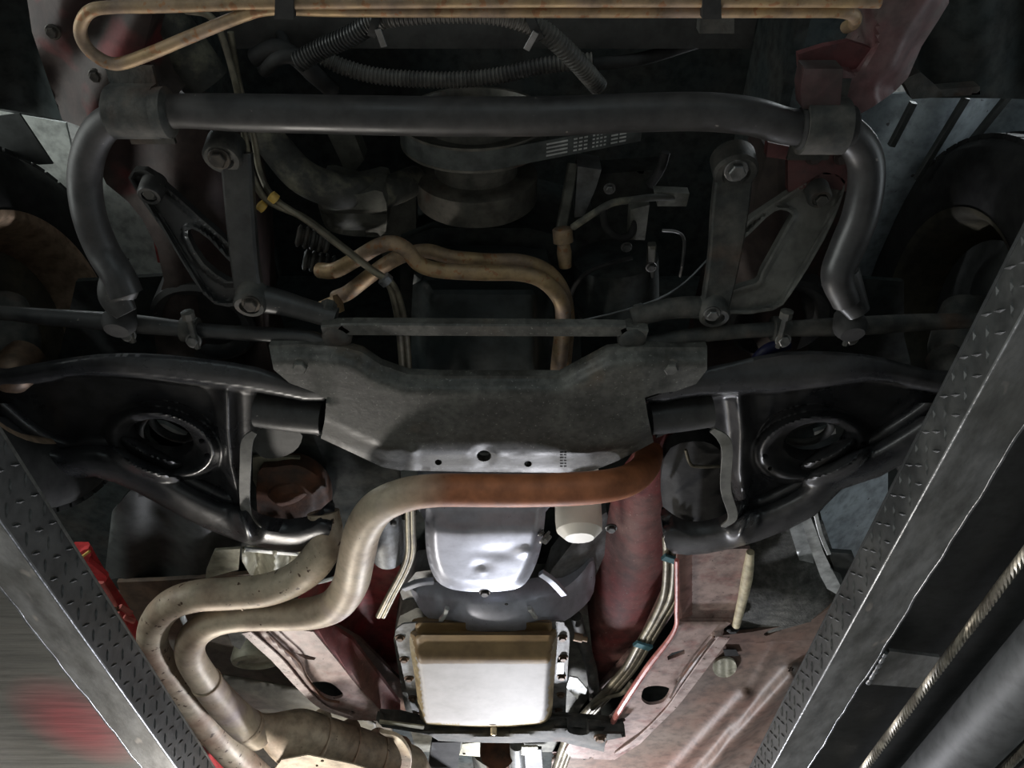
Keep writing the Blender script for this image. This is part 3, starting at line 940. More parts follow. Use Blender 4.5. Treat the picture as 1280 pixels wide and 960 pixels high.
# crank pulleys: axis along the car
pul = M['pulley']
AX = P(592, 225, 1.083)
cx0 = P(592, 240, 1.1).x
ca = Vector((cx0, 0, CZ + 1.205))
lathe('crank_pulley', ca + Vector((0, .505, 0)), (0, 1, 0), [(0, .02), (0, .075), (.012, .082), (.012, .112), (0, .116), (0, .122), (.004, .122), (.008, .117), (.016, .117), (.02, .117), (.032, .117), (.036, .122), (.04, .122), (.04, .06)], pul, car, 'large grimy belt pulley at the crankshaft nose', n=48)
lathe('damper_hub', ca + Vector((0, .545, 0)), (0, 1, 0), [(0, .07), (.055, .07), (.06, .066)], pul, car, n=40)
lathe('harmonic_damper', ca + Vector((0, .60, 0)), (0, 1, 0), [(0, .06), (0, .095), (.005, .103), (.05, .103), (.056, .095), (.056, .05)], pul, car, 'wide harmonic damper behind the pulley', n=48)
# belt wraps the pulley and climbs to the right
bm = bmesh.new()
pts = []
for k in range(22):
    a = PI + (PI * 0.62) * k / 21
    pts.append(ca + Vector((math.cos(a) * .1195, .525, math.sin(a) * .1195)))
e = pts[-1]
tdir = (pts[-1] - pts[-2]).normalized()
b1 = P(800, 176, 1.19)
for k in range(1, 13):
    pts.append(e + (Vector((b1.x, .525, b1.z)) - e) * (k / 12))
rows = []
for i, p in enumerate(pts):
    T = (pts[min(i + 1, len(pts) - 1)] - pts[max(0, i - 1)]).normalized()
    nrm = Vector((T.z, 0, -T.x))
    rows.append([bm.verts.new(p + nrm * a + Vector((0, b, 0))) for a, b in ((-.002, -.0155), (.002, -.0155), (.002, .0155), (-.002, .0155))])
for A, B in zip(rows, rows[1:]):
    for k in range(4):
        bm.faces.new((A[k], A[(k + 1) % 4], B[(k + 1) % 4], B[k]))
bmesh.ops.recalc_face_normals(bm, faces=bm.faces)
belt = part('drive_belt', bm, M['belt'], car, 'wide dusty rubber drive belt with white printed marks')
# printed marks: four blocks of short dashes on the belt's outer face
bm = bmesh.new()
T = (pts[-1] - e).normalized()
nrm = Vector((T.z, 0, -T.x))
if nrm.z > 0:
    nrm = -nrm
L = (pts[-1] - e).length
rg = random.Random(2)
for b, (u0, u1) in enumerate(((0.0, .26), (.31, .49), (.53, .71), (.75, .95))):
    for r in range(4):
        yy = -.011 + r * .0062
        n = (1, 3, 4, 2)[b]
        for k in range(n):
            a0 = u0 + (u1 - u0) * k / n + .008
            a1 = u0 + (u1 - u0) * (k + 1) / n - .010
            q = []
            for aa, dy in ((a0, 0), (a1, 0), (a1, .0028), (a0, .0028)):
                q.append(bm.verts.new(e + T * L * (.30 + aa * .62) + nrm * .0026 + Vector((0, yy + dy, 0))))
            bm.faces.new(q)
part('printed_marks', bm, M['print'], belt, 'four blocks of white printed dashes', kind='stuff', smooth=0)

# engine oil sump seen between the brass pipes and the crossmember
SP = cr([(516, 356), (530, 342), (600, 338), (668, 342), (690, 358), (692, 480), (690, 520), (520, 520), (514, 480)], 3, True)
sheet('engine_sump', SP, lambda x, y: 1.10 - 0.06 * sst(0, 26, dline(x, y, [(514, 480), (516, 356), (530, 342), (668, 342), (690, 358), (692, 480)])) - 0.02 * sst(350, 470, y), mat('blue_black_sump', (0.030, 0.040, 0.042), (0.05, 0.058, 0.056), 0.35, 0.1, 8, bump=0.1), car, 'dark blue-black front part of the engine sump', step=7, thick=0.08)
sheet('engine_block', [(500, 300), (540, 285), (660, 285), (720, 300), (730, 520), (500, 520)], 1.2, M['bay'], car, 'dark engine block', step=14, thick=0.2)
# right side clutter
sheet('alternator_bracket', [(722, 208), (752, 212), (745, 235), (730, 270), (718, 272), (720, 240)], lambda x, y: 1.16 + 0.0 * x, M['dullalu'], car, 'pale wedge-shaped alternator bracket', step=6, thick=0.05)
bar('engine_strut', [(716, 205, 1.18), (708, 250, 1.15), (700, 292, 1.12)], 12, .02, M['enginegrey'], car)
tube('sensor_lead', [(716, 284, 1.06), (740, 268, 1.05), (765, 254, 1.05), (790, 250, 1.06), (815, 247, 1.07), (850, 246, 1.09)], 4.5, M['hose'], car, 'grey sensor lead curving off the brass sender')
lathe('oil_sender', P(704, 300, 1.07), (.1, .9, -.3), [(-.02, .013), (-.018, .016), (.004, .016), (.006, .010), (.02, .012), (.045, .010), (.047, .006)], M['brass'], car, 'stubby brass sender at the end of a lead', n=14)
lathe('compressor', P(770, 350, 1.16), (0.1, 1, -.1), [(-.05, .05), (-.045, .075), (.05, .078), (.055, .05)], M['bay'], car, 'round black compressor body', n=36)
sheet('compressor_bracket', [(742, 218), (830, 212), (840, 245), (790, 262), (740, 262)], 1.2, M['bay'], car, step=9, thick=0.05)
sheet('lead_connector', [(818, 240), (862, 242), (858, 258), (822, 258)], 1.08, M['enginegrey'], car, 'grey connector with a pale corner', step=6, thick=0.02)
tube('coolant_hose', [(832, 190, 1.12), (826, 210, 1.12), (812, 232, 1.12)], 6, M['rubber'], car)
tube('coolant_hose', [(754, 262, 1.10), (758, 285, 1.10), (775, 297, 1.10), (790, 290, 1.11), (792, 262, 1.12)], 5, M['rubber'], car)
sheet('valve_block', [(788, 262), (812, 256), (806, 300), (786, 300)], 1.11, M['enginegrey'], car, step=6, thick=0.03)
tube('thin_pipe', [(828, 288, 1.06), (846, 290, 1.06), (855, 300, 1.06), (853, 330, 1.06), (850, 345, 1.07)], 2, M['steel'], car, 'thin bright bent pipe', sides=8)
for p in ((783, 309), (814, 334), (762, 236)):
    bolt('bolt', P(*p, 1.1), .007, car, M['steel'])
bar('engine_strut', [(815, 305, 1.12), (812, 345, 1.12)], 10, .015, M['enginegrey'], car)
tube('brake_hose', [(712, 372, 1.08), (722, 352, 1.08), (745, 335, 1.08), (790, 322, 1.1)], 3, M['rubber'], car, sides=8)
tube('brake_hose', [(640, 420, 1.0), (820, 375, 1.05), (900, 310, 1.12)], 1.6, M['steel'], car, sides=6)

# ---- link arms and triangular brackets of the steering gear
def eye(px, py, h, rpx, m, label=None, parent=None):
    r = rpx * m_at(px, py, h)
    o = lathe('arm_eye', P(px, py, h), (0, .25, -1), [(-.02, r * .9), (-.018, r), (.012, r), (.016, r * .88), (.016, r * .62), (.010, r * .6)], m, parent or car, label, n=28)
    return o


ar = bar('link_arm', [(918, 205, .99), (912, 260, .97), (905, 320, .95), (892, 390, .925)], [46, 46, 40, 34], .018, M['cast'], car, 'wide flat grey link arm right of the engine', round_=.3)
eye(918, 208, .985, 28, M['cast'], parent=ar)
bolt('bolt', P(920, 213, .965), .012, ar, M['steel'], label='shiny worn bolt head')
eye(892, 388, .92, 19, M['cast'], parent=ar)
bolt('bolt', P(890, 392, .90), .009, ar, M['steel'])
al = bar('link_arm', [(296, 190, .99), (300, 250, .97), (306, 320, .95), (314, 378, .925)], [38, 36, 34, 34], .02, M['black'], car, 'dark link arm left of the engine', round_=.35)
eye(280, 190, .985, 24, M['cast'], parent=al)
bolt('bolt', P(274, 198, .965), .011, al, M['boltdark'])
eye(314, 374, .92, 20, M['cast'], parent=al)
bolt('bolt', P(314, 380, .90), .010, al, M['boltdark'])
tube('steering_arm', [(322, 372, .93), (350, 378, .93), (385, 388, .925), (420, 398, .92)], [18, 16, 14, 14], M['black'], car, 'dark steering arm reaching the left end of the centre link')
tube('steering_arm', [(888, 386, .93), (860, 384, .93), (825, 388, .925), (790, 398, .92)], [15, 14, 13, 13], M['cast'], car, 'dusty steering arm reaching the right end of the centre link')

TR = [(1018, 222), (1036, 216), (1056, 226), (1050, 255), (1030, 300), (990, 366), (966, 388), (908, 392), (908, 366), (945, 354), (952, 340), (985, 280), (990, 268), (975, 262), (958, 272), (922, 306), (914, 296), (940, 272)]
TRc = cr(TR, 2, True)


def trih(x, y):
    d = dline(x, y, TRc, True)
    return 1.0 + 0.012 * sst(3, 8, d) - 0.06 * sst(230, 390, y)


tr = sheet('triangular_bracket', TRc, trih, M['flange'], car, 'dusty wishbone-shaped cast bracket on the right', step=3.2, thick=0.012)
bolt('bolt', P(1026, 249, .985), .009, tr, M['cast'])
eye(1022, 240, .995, 15, M['cast'], parent=tr)
TL = [(160, 222), (182, 213), (206, 232), (250, 272), (300, 318), (300, 340), (262, 300), (240, 286), (235, 296), (255, 330), (285, 352), (300, 352), (300, 380), (268, 380), (240, 348), (205, 290)]
TLc = cr(TL, 2, True)
tl = sheet('triangular_bracket', TLc, lambda x, y: 1.0 + 0.012 * sst(3, 8, dline(x, y, TLc, True)) - 0.06 * sst(230, 390, y), M['black'], car, 'black wishbone-shaped cast bracket on the left', step=3.2, thick=0.012)
bolt('bolt', P(188, 240, .985), .009, tl, M['cast'])
eye(190, 236, .995, 15, M['black'], parent=tl)

# ---- centre link and tie rods
cl = bar('centre_link', [(404, 410, .90), (430, 409, .90), (445, 408, .90), (600, 409, .90), (765, 410, .90), (780, 411, .90), (808, 414, .90)], [17, 19, 19, 19, 18, 15, 15], .018, M['member'], car, 'long straight grey centre link across the middle', n=3)
for x, y in ((421, 431), (790, 432)):
    lathe('ball_joint', P(x, y - 8, .895), (0, 0.15, -1), [(-.03, .012), (-.026, .018), (-.012, .022), (.0, .022), (.006, .018), (.009, .009)], M['cast'], cl, n=24)
for x, y in ((410, 386), (800, 391)):
    lathe('castle_nut', P(x, y, .93), (0, 0.1, -1), [(-.01, .010), (-.008, .013), (.012, .013), (.014, .008)], M['cast'], cl, n=8)
tl_ = tube('tie_rod', [(425, 434, .905), (400, 427, .91), (380, 421, .915), (330, 418, .92), (250, 413, .925), (160, 404, .925), (70, 397, .925), (0, 391, .925), (-60, 388, .925)], [9, 10, 9, 9.5, 9.5, 12, 11, 9, 9], M['black'], car, 'dark tie rod reaching to the left wheel')
tr_ = tube('tie_rod', [(785, 436, .905), (812, 430, .91), (835, 424, .915), (880, 418, .92), (960, 412, .925), (1060, 408, .925), (1150, 403, .925), (1240, 400, .925), (1300, 398, .925)], [9, 10, 9, 9.5, 9.5, 12, 11, 9, 9], M['cast'], car, 'dusty tie rod reaching to the right wheel')
for x, y, pr_, m in ((156, 404, tl_, 'cast'), (238, 412, tl_, 'cast'), (975, 411, tr_, 'cast'), (1060, 408, tr_, 'cast')):
    ca_ = lathe('adjuster_clamp', P(x, y, .925), (1, .05, 0), [(-.012, .012), (-.012, .019), (.012, .019), (.012, .012)], M[m], pr_, n=20)
    p0 = P(x + 4, y + 14, .905)
    bolt('bolt', p0, .009, pr_, M['steel'], axis=(0, -.3, -1))
    lathe('clamp_stud', P(x + 3, y + 2, .905), (0, 1, -.1), [(-.035, .006), (-.033, .010), (-.022, .010), (-.022, .005), (.03, .005)], M[m], pr_, n=8)
tube('brake_hose', [(942, 462, .98), (948, 448, .97), (962, 436, .97), (985, 430, .98)], 8, M['blue'], car, 'short dark blue hose above the right arm')

# ---- front crossmember
CM = [(336, 432), (380, 430), (430, 434), (452, 440), (476, 456), (510, 468), (560, 470), (700, 470), (722, 458), (760, 438), (800, 434), (884, 434), (884, 462), (870, 480), (845, 489), (822, 492), (806, 497), (810, 522), (817, 553), (800, 562), (770, 577), (742, 588), (715, 591), (600, 590), (500, 588), (478, 584), (440, 566), (401, 548), (406, 525), (408, 499), (392, 490), (362, 479), (342, 462)]
front = [(336, 432), (380, 430), (430, 434), (452, 440), (476, 456), (510, 468), (560, 470), (700, 470), (722, 458), (760, 438), (800, 434), (884, 434)]
rear = [(817, 553), (800, 562), (770, 577), (742, 588), (715, 591), (600, 590), (500, 588), (478, 584), (440, 566), (401, 548)]


def cmh(x, y):
    h = 0.862 + 0.022 * sst(26, 0, dline(x, y, front)) ** 1.5 + 0.034 * sst(26, 0, dline(x, y, rear))
    h = h - 0.004 * np.exp(-((x - 515) / 7.0) ** 2) * (y > 560)
    h = h + 0.012 * sst(430, 380, x) * (y < 500) + 0.012 * sst(800, 850, x) * (y < 500)
    h = h + 0.006 * sst(1.9, 1.0, ell(x, y, 605, 570, 10, 8))
    return h


cm = sheet('front_crossmember', CM, cmh, M['member'], car, 'wide dusty black stamped crossmember in the centre with three holes near its edge', step=5, thick=0.014,
           holes=[ellpts(605, 570, 9, 7), ellpts(548, 578, 4.5, 3.6, n=12), ellpts(660, 580, 4.8, 3.8, n=12)])
for p in ((376, 456), (838, 458)):
    bolt('bolt', P(*p, .878), .011, cm, M['member'])
# stamped mark near the right hole: two columns of short raised strokes
bm = bmesh.new()
for i in range(6):
    yy = 564 + i * 3.6
    for xa, xb in (((700, 703.5), (705, 708)) if i % 2 else ((700, 704.5), (705.5, 708))):
        a = [P(u, v, .8665) for u, v in ((xa, yy), (xb, yy), (xb, yy + 1.6), (xa, yy + 1.6))]
        h_ = float(cmh(np.array([xa]), np.array([yy]))[0])
        a = [P(u, v, h_ - .0012) for u, v in ((xa, yy), (xb, yy), (xb, yy + 1.6), (xa, yy + 1.6))]
        bm.faces.new([bm.verts.new(k) for k in a])
part('stamped_mark', bm, M['rubber'], cm, 'tiny dark stamped characters', kind='stuff', smooth=0)

# ---- lower control arms
M['armpaint'] = mat('glossy_black_arm_paint', (0.028, 0.029, 0.032), (0.045, 0.044, 0.044), 0.27, 0, 9, rough2=0.48, bump=0.2)


def arm(side):
    if side < 0:
        out = [(-30, 470), (6, 465), (60, 455), (120, 447), (180, 446), (250, 452), (320, 463), (372, 482), (404, 490), (404, 504), (385, 520), (398, 545), (372, 534), (330, 534), (316, 546), (303, 575), (302, 620), (306, 648), (322, 660), (356, 666), (392, 658), (412, 640), (414, 662), (400, 684), (372, 690), (340, 687), (290, 674), (230, 648), (170, 615), (118, 596), (70, 600), (20, 580), (-30, 540)]
        lip = [(-30, 486), (30, 479), (85, 470), (128, 467), (180, 470), (240, 477), (302, 485), (350, 494), (378, 500)]
        low = [(-30, 540), (20, 580), (70, 600), (118, 596), (170, 615), (230, 648), (290, 674), (340, 687), (372, 690), (400, 684)]
        ex, ey, er = 203, 556, 14
        ridge = [(283, 490), (284, 540), (288, 580), (300, 630), (310, 670)]
        holes_s = [(252, 551), (259, 569)]
        lab = 'black stamped lower control arm above the left runway'
        nm = -1
    else:
        out = [(1240, 476), (1205, 468), (1160, 466), (1110, 452), (1050, 444), (980, 444), (920, 456), (862, 470), (822, 494), (806, 500), (812, 516), (832, 520), (820, 548), (850, 534), (882, 534), (900, 542), (906, 560), (904, 610), (916, 645), (914, 658), (890, 667), (860, 668), (838, 655), (830, 650), (830, 675), (842, 692), (884, 692), (950, 676), (1018, 645), (1052, 612), (1100, 596), (1160, 560), (1200, 530), (1240, 500)]
        lip = [(1240, 492), (1180, 490), (1152, 485), (1090, 474), (1030, 481), (960, 488), (896, 492), (860, 495), (832, 501)]
        low = [(1200, 530), (1160, 560), (1100, 596), (1052, 612), (1018, 645), (950, 676), (884, 692), (842, 692)]
        ex, ey, er = 1015, 560, -10
        ridge = [(923, 492), (928, 540), (926, 590), (934, 640), (926, 668)]
        holes_s = [(956, 570), (963, 586), (1079, 555)]
        lab = 'black stamped lower control arm beside the right runway'
        nm = 1
    A, B = 68, 40
    lip = [tuple(p) for p in cr(lip, 4)]
    low = [tuple(p) for p in cr(low, 4)]
    ix, iy = ex - 3 * (1 if side < 0 else -2), ey - 7

    def hf(x, y):
        # front flange: lower than the tray, a sharp step at the lip line
        ly = np.interp(x, [p[0] for p in sorted(lip)], [p[1] for p in sorted(lip)])
        tray = 0.935
        h = np.full(np.shape(x), tray)
        fl = sst(ly + 5, ly - 1, y)
        h = h - 0.052 * fl + 0.02 * sst(ly - 8, ly - 40, y)
        # rolled rear edge
        d = dline(x, y, low)
        roll = np.sqrt(np.clip(1 - ((d - 17) / 24.0) ** 2, 0, 1))
        h = h - 0.052 * roll * (y > 520)
        # ridge by the opening
        dr = dline(x, y, ridge)
        h = h - 0.03 * np.exp(-(dr / 11.0) ** 2) * (1 - fl)
        # spring seat: raised rim then a deep cup
        rho = ell(x, y, ex, ey, A, B, er)
        h = h - 0.034 * sst(1.18, 0.92, rho) * (1 - 0.8 * fl) + 0.032 * sst(0.93, 0.52, rho)
        return h
    in_hole = ellpts(ix, iy, 42, 25, er * 0.6, 24)
    hs = [in_hole] + [ellpts(a, b, 3.6, 2.8, n=10) for a, b in holes_s]
    o = sheet('control_arm', cr(out, 2, True), hf, M['armpaint'], car, lab, step=2.8, th_f=lambda c: .008 + .024 * min(1, max(0, (c.y - .80) / .06)), holes=hs, smooth=75)
    fl_ = [(318, 540, .89), (309, 552, .885), (307, 580, .88), (306, 620, .88), (310, 646, .88), (324, 659, .885)] if side < 0 else [(890, 537, .89), (904, 548, .885), (909, 565, .88), (907, 610, .88), (916, 645, .88), (904, 658, .885)]
    bar('opening_flange', fl_, [8, 14, 14, 13, 12, 7], .004, M['flange'], o, 'folded flange along the opening, painted pale as if lit')  # lamp-lit edge put into a paler colour than the arm
    # bushing barrels
    if side < 0:
        b1, b2 = ((322, 512, .915), (404, 522, .905)), ((330, 650, .93), (405, 655, .92))
    else:
        b1, b2 = ((888, 512, .915), (812, 522, .905)), ((912, 650, .93), (836, 662, .92))
    bu = tube('bushing_barrel', [b1[0], tuple((np.array(b1[0]) + np.array(b1[1])) / 2), b1[1]], [22, 23, 22], M['black'], o, 'round black bushing barrel at the crossmember', sides=24)
    for q in (0.35, 0.9):
        pass
    return o


arm_l = arm(-1)
arm_r = arm(1)
# coil springs standing in the seats, seen through the openings
def coil(cxp, cyp, h0, label):
    c = P(cxp, cyp, h0)
    pts = []
    for i in range(130):
        a = i / 130 * 2 * PI * 4.5
        pts.append(c + Vector((math.cos(a) * .048, math.sin(a) * .048, i / 130 * .22)))
    bm = bmesh.new()
    sweep(bm, pts, .008, 10)
    return part('coil_spring', bm, M['cast'], car, label)


coil(203, 556, .965, 'coil spring standing in the left arm seat')
coil(1015, 560, .965, 'coil spring standing in the right arm seat')
# pale things glimpsed through the left spring seat
sheet('shock_mount', [(186, 528), (205, 530), (240, 548), (225, 560), (200, 556), (188, 545)], 1.12, M['galv'], car, 'bright shock mount seen through the left spring seat', step=6, thick=0.01)
sheet('shock_mount', [(1018, 540), (1044, 532), (1045, 542), (1020, 550)], 1.12, M['galv'], car, 'bright shock mount seen through the right spring seat', step=6, thick=0.01)

# ball joints, steering knuckles, brake backing
for side in (-1, 1):
    bx_, by_ = (10, 474) if side < 0 else (1200, 478)
    lathe('ball_joint_boss', P(bx_, by_, .90), (0, 0, -1), [(-.06, .03), (-.02, .034), (.0, .030), (.012, .018), (.016, .008)], M['boltrust'] if side < 0 else M['cast'], car, 'rounded outer ball joint of the %s control arm' % ('left' if side < 0 else 'right'), n=24)
    x0 = -0.05 + side * 0.66
    # knuckle
    bm = bmesh.new()
    k = [P(bx_, by_, .93), P(bx_ + side * 2, by_ - 40, .98), P(bx_ + side * 4, by_ - 95, 1.06)]
    sweep(bm, [a[:3] for a in cr([tuple(v) for v in k], 6)], [.034, .036, .038, .042, .045, .048, .05, .05, .048, .045, .04, .038, .034], 14)
    part('steering_knuckle', bm, M['cast'], car, 'dark cast steering knuckle inside the %s wheel' % ('left' if side < 0 else 'right'))

# backing discs low at the frame behind the arms
for cx_, cy_, rr_ in ((255, 405, 62), (975, 400, 60)):
    c = P(cx_, cy_, 1.05)
    lathe('spring_tower', c, (0, .1, -1), [(-.1, .09), (0, .088), (.006, .08), (.0, .066), (-.01, .06)], M['black'], car, 'dark round spring tower edge', n=40)
    
# ---- wheels
def wheel(xc, yc, hc, side, steer, label):
    """side: direction to the outside"""
    t = link(bpy.data.objects.new('wheel', None))
    t.parent = car
    loc = Vector((xc, yc, CZ + hc))
    t.location = loc - CAR
    ORI[t.name] = loc
    t['label'] = label
    ax = Vector((side * math.cos(steer), math.sin(steer), 0))
    R = .318
    c = loc
    prof = [(-.095, .19), (-.104, .20), (-.110, .235), (-.110, .272), (-.102, .298), (-.085, .312), (-.05, R), (0.0, R + .002), (.05, R), (.085, .312), (.102, .298), (.110, .272), (.110, .235), (.104, .20), (.095, .19)]
    bm = lathe_bm(c, ax, prof, 72, cap=False)
    part('tyre', bm, M['rubber'], t, 'black tyre')
    bm = bmesh.new()
    # tread blocks: shallow grooves as separate raised blocks round the crown
    x = ax.cross(Vector((0, 0, 1))).normalized()
    y = ax.cross(x)
    for k in range(60):
        a = 2 * PI * k / 60
        for j, (o0, o1) in enumerate(((-.086, -.052), (-.044, -.006), (.006, .044), (.052, .086))):
            a0 = a + (0.02 if j % 2 else 0)
            vs = []
            for rr in (.310 if j in (0, 3) else .316, .320 if j in (0, 3) else .324):
                for (oo, da) in ((o0, 0), (o1, 0.0), (o1, .085), (o0, .085)):
                    vs.append(bm.verts.new(c + ax * oo + (x * math.cos(a0 + da) + y * math.sin(a0 + da)) * rr))
            for f in ((4, 5, 6, 7), (0, 1, 5, 4), (1, 2, 6, 5), (2, 3, 7, 6), (3, 0, 4, 7)):
                bm.faces.new([vs[i] for i in f])
    bmesh.ops.recalc_face_normals(bm, faces=bm.faces)
    part('tread_blocks', bm, M['rubber'], t, kind='stuff', smooth=0)
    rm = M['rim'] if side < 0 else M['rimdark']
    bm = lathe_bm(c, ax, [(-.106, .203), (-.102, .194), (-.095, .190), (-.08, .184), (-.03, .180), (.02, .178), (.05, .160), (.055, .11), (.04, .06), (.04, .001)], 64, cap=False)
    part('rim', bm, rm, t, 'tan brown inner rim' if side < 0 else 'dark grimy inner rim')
    lathe('brake_disc', c - ax * .01, ax, [(-.012, .05), (-.012, .135), (.012, .135), (.012, .05)], M['cast'], t, n=48)
    lathe('hub', c - ax * .07, ax, [(0, .03), (.01, .055), (.08, .06), (.1, .05)], M['cast'], t, n=28)
    bm = lathe_bm(c - ax * .035, ax, [(0, .04), (-.006, .09), (0, .15), (.006, .150), (.0, .09)], 40, cap=False)
    part('splash_shield', bm, M['rimdark'] if side < 0 else M['liner'], t, 'dark brake splash shield')
    return t


wheel(-0.92, 0.84, 1.055, -1, 0.2, 'left front wheel with a tan rim')
wheel(0.85, 0.82, 1.055, 1, 0.03, 'right front wheel with a dark rim')

# ================================================================ rear half of the picture
# ---- exhaust
X1 = [(812, 566, 1.0), (806, 584, .93), (788, 599, .87), (760, 607, .835), (720, 611, .825), (660, 613, .82), (600, 613, .82), (545, 613, .82), (505, 619, .82), (472, 635, .822), (454, 662, .825), (446, 695, .83), (438, 730, .835), (420, 755, .84), (392, 766, .84), (350, 769, .84), (300, 770, .84), (265, 778, .84), (242, 796, .84), (238, 820, .84), (254, 848, .84), (276, 876, .84), (302, 902, .84), (326, 918, .84)]
X1r = [17, 18, 19.5, 20.5, 21, 21, 21, 21, 21.5, 22.5, 23, 23, 22.5, 21.5, 20, 19, 19, 19, 18.5, 18, 18, 19, 20, 20]
xb = tube('exhaust_pipe', X1, X1r, M['crossover'], car, 'long exhaust pipe, rusty orange behind the crossmember and tan where it bends down to the converter', sides=28, n=10)
X2 = [(404, 640, .93), (408, 672, .90), (396, 700, .88), (372, 722, .87), (335, 737, .86), (290, 742, .855), (245, 745, .85), (212, 757, .85), (193, 782, .85), (193, 812, .85), (214, 845, .85), (240, 880, .85), (267, 915, .85), (301, 952, .85), (335, 985, .85)]
xc = tube('exhaust_pipe', X2, [20, 21, 22, 21, 20.5, 20, 20, 19.5, 19, 18, 18, 18, 18, 18, 18], M['exhaust'], car, 'spotted tan exhaust pipe, outermost of the two bending beside the left runway', sides=26, n=10)


def ring_at(name, p, q, r, wd, m, parent, label=None):
    a, b = P(*p), P(*q)
    return lathe(name, a, (b - a), [(-wd, r * .9), (-wd, r), (-wd * .5, r * 1.05), (wd * .5, r * 1.05), (wd, r), (wd, r * .9)], m, parent, label, n=30)


ring_at('pipe_joint', (258, 853, .84), (276, 876, .84), .0335, .004, M['exhaust'], xb)
ring_at('pipe_joint', (262, 915, .85), (296, 952, .85), .034, .004, M['exhaust'], xc)
ring_at('weld_ring', (312, 908, .84), (326, 918, .84), .038, .007, M['exhaust'], xb)
ring_at('weld_ring', (306, 743, .857), (290, 743, .856), .0305, .002, M['exhaust'], xc)
# catalytic converter: oval can with ribs and a perforated heat shield strip
c0, c1 = P(318, 905, .85), P(540, 976, .86)
bm = bmesh.new()
n = 40
pts, rad = [], []
for i in range(n + 1):
    f = i / n
    pts.append(c0.lerp(c1, f))
    r = .034 + (.084 - .034) * float(sst(0, .22, f))
    if f > .8:
        r = .084 - .05 * float(sst(.82, .98, f))
    for rb in (.30, .46, .62, .76):
        r -= .0022 * math.exp(-((f - rb) / .012) ** 2)
    rad.append(r)
sweep(bm, pts, rad, 32, squash=.8)
cat = part('catalytic_converter', bm, M['catskin'], car, 'bulging tan catalytic converter at the bottom edge')
for f in (.30, .46, .62, .76):
    cc = c0.lerp(c1, f)
    lathe('rib', cc, (c1 - c0), [(-.003, .076), (-.002, .0848), (.002, .0848), (.003, .076)], M['exhaust'], cat, n=32)
bm = sheet_bm([(352, 950), (385, 944), (440, 955), (500, 975), (490, 1000), (380, 990), (340, 966)], .775, step=7, thick=.003, holes=[ellpts(359, 943.5, 1.2, .9, n=8), ellpts(403, 951, 2.4, 1.6, n=8), ellpts(396, 957, 2, 1.4, n=8)])
part('heat_shield', bm, M['catskin'], cat, 'pale perforated shield under the converter')
tube('exhaust_pipe', [(505, 968, .85), (530, 985, .86), (560, 1000, .87)], 18, M['exhaust'], car, 'pipe stub behind the converter')
bar('hanger', [(478, 915, .86), (496, 922, .84), (508, 945, .82), (504, 970, .82)], 13, .01, M['exhaust'], car, 'curved hanger strap behind the converter')

# ---- rusty shock plates in the arm openings
sheet('shock_absorber', cr([(322, 592), (345, 584), (372, 582), (398, 596), (411, 618), (410, 645), (392, 662), (352, 660), (325, 655)], 3, True), lambda x, y: .99 - .03 * sst(0, 22, dline(x, y, [(411, 618), (410, 645), (392, 662)])), M['rust'], car, 'rust-brown shock absorber foot inside the left arm opening', step=5, thick=.03, smooth=80)
lathe('shock_boot', P(366, 618, .97), (0.2, .3, -1), [(-.06, .04), (-.02, .048), (0, .046), (.012, .034), (.014, .01)], M['rust'], car, n=28)
sheet('shock_absorber', cr([(838, 560), (880, 552), (905, 570), (912, 610), (905, 640), (880, 660), (850, 660), (832, 645), (826, 600)], 3, True), lambda x, y: 1.0 - .02 * sst(0, 22, dline(x, y, [(826, 600), (832, 645), (850, 660)])), M['rubber'], car, 'black shock absorber foot inside the right arm opening', step=6, thick=.03)
tube('brake_hose', [(857, 562, .97), (862, 578, .965), (870, 583, .965), (900, 583, .965)], 2.2, M['line'], car, sides=8)
sheet('bump_stop', cr([(312, 545), (330, 536), (375, 540), (372, 560), (350, 572), (325, 570)], 3, True), .955, M['liner'], car, 'dark bump stop beside the left bushing', step=6, thick=.03)
sheet('shield_plate', [(316, 572), (330, 570), (374, 572), (380, 590), (330, 592), (322, 612), (316, 600)], .975, M['khaki'], car, 'khaki plate below the left bushing', step=7, thick=.006)

# ---- engine oil pan (rear, silver)
OP = cr([(528, 622), (531, 650), (532, 680), (536, 704), (546, 726), (566, 737), (600, 740), (636, 738), (656, 730), (670, 705), (678, 675), (682, 640), (684, 622)], 3, True)


def oph(x, y):
    d = dline(x, y, OP, True)
    h = .905 - .022 * sst(0, 13, d) + .035 * sst(668, 630, y)
    h = h + .006 * np.exp(-(((x - 580) / 22) ** 2 + ((y - 655) / 8) ** 2))
    h = h + .004 * np.exp(-(((x - 602) / 10) ** 2 + ((y - 708) / 6) ** 2)) - .003 * np.exp(-(((x - 602) / 6) ** 2 + ((y - 713) / 4) ** 2))
    h = h - .006 * np.exp(-(((x - 656) / 12) ** 2 + ((y - 690) / 5) ** 2))
    h = h + .003 * np.exp(-(((x - 625) / 30) ** 2 + ((y - 690) / 8) ** 2))
    return h


op = sheet('engine_oil_pan', OP, oph, M['alu'], car, 'silver dented engine oil pan below the exhaust crossover', step=4, thick=.08, smooth=65)
bolt('drain_plug', P(681, 672, .89), .011, op, M['steel'], axis=(.8, .3, -.6))
bolt('bolt', P(676, 666, .895), .006, op, M['steel'], axis=(.8, .3, -.6))
# oil filter
fa = P(724, 662, .875)
lathe('oil_filter', P(724, 662, .88), (0, .30, -1), [(-.12, .0435), (-.016, .044), (.002, .0425), (.014, .030), (.017, .027)], M['filter'], car, 'white oil filter with a facetted end, right of the oil pan', n=16)
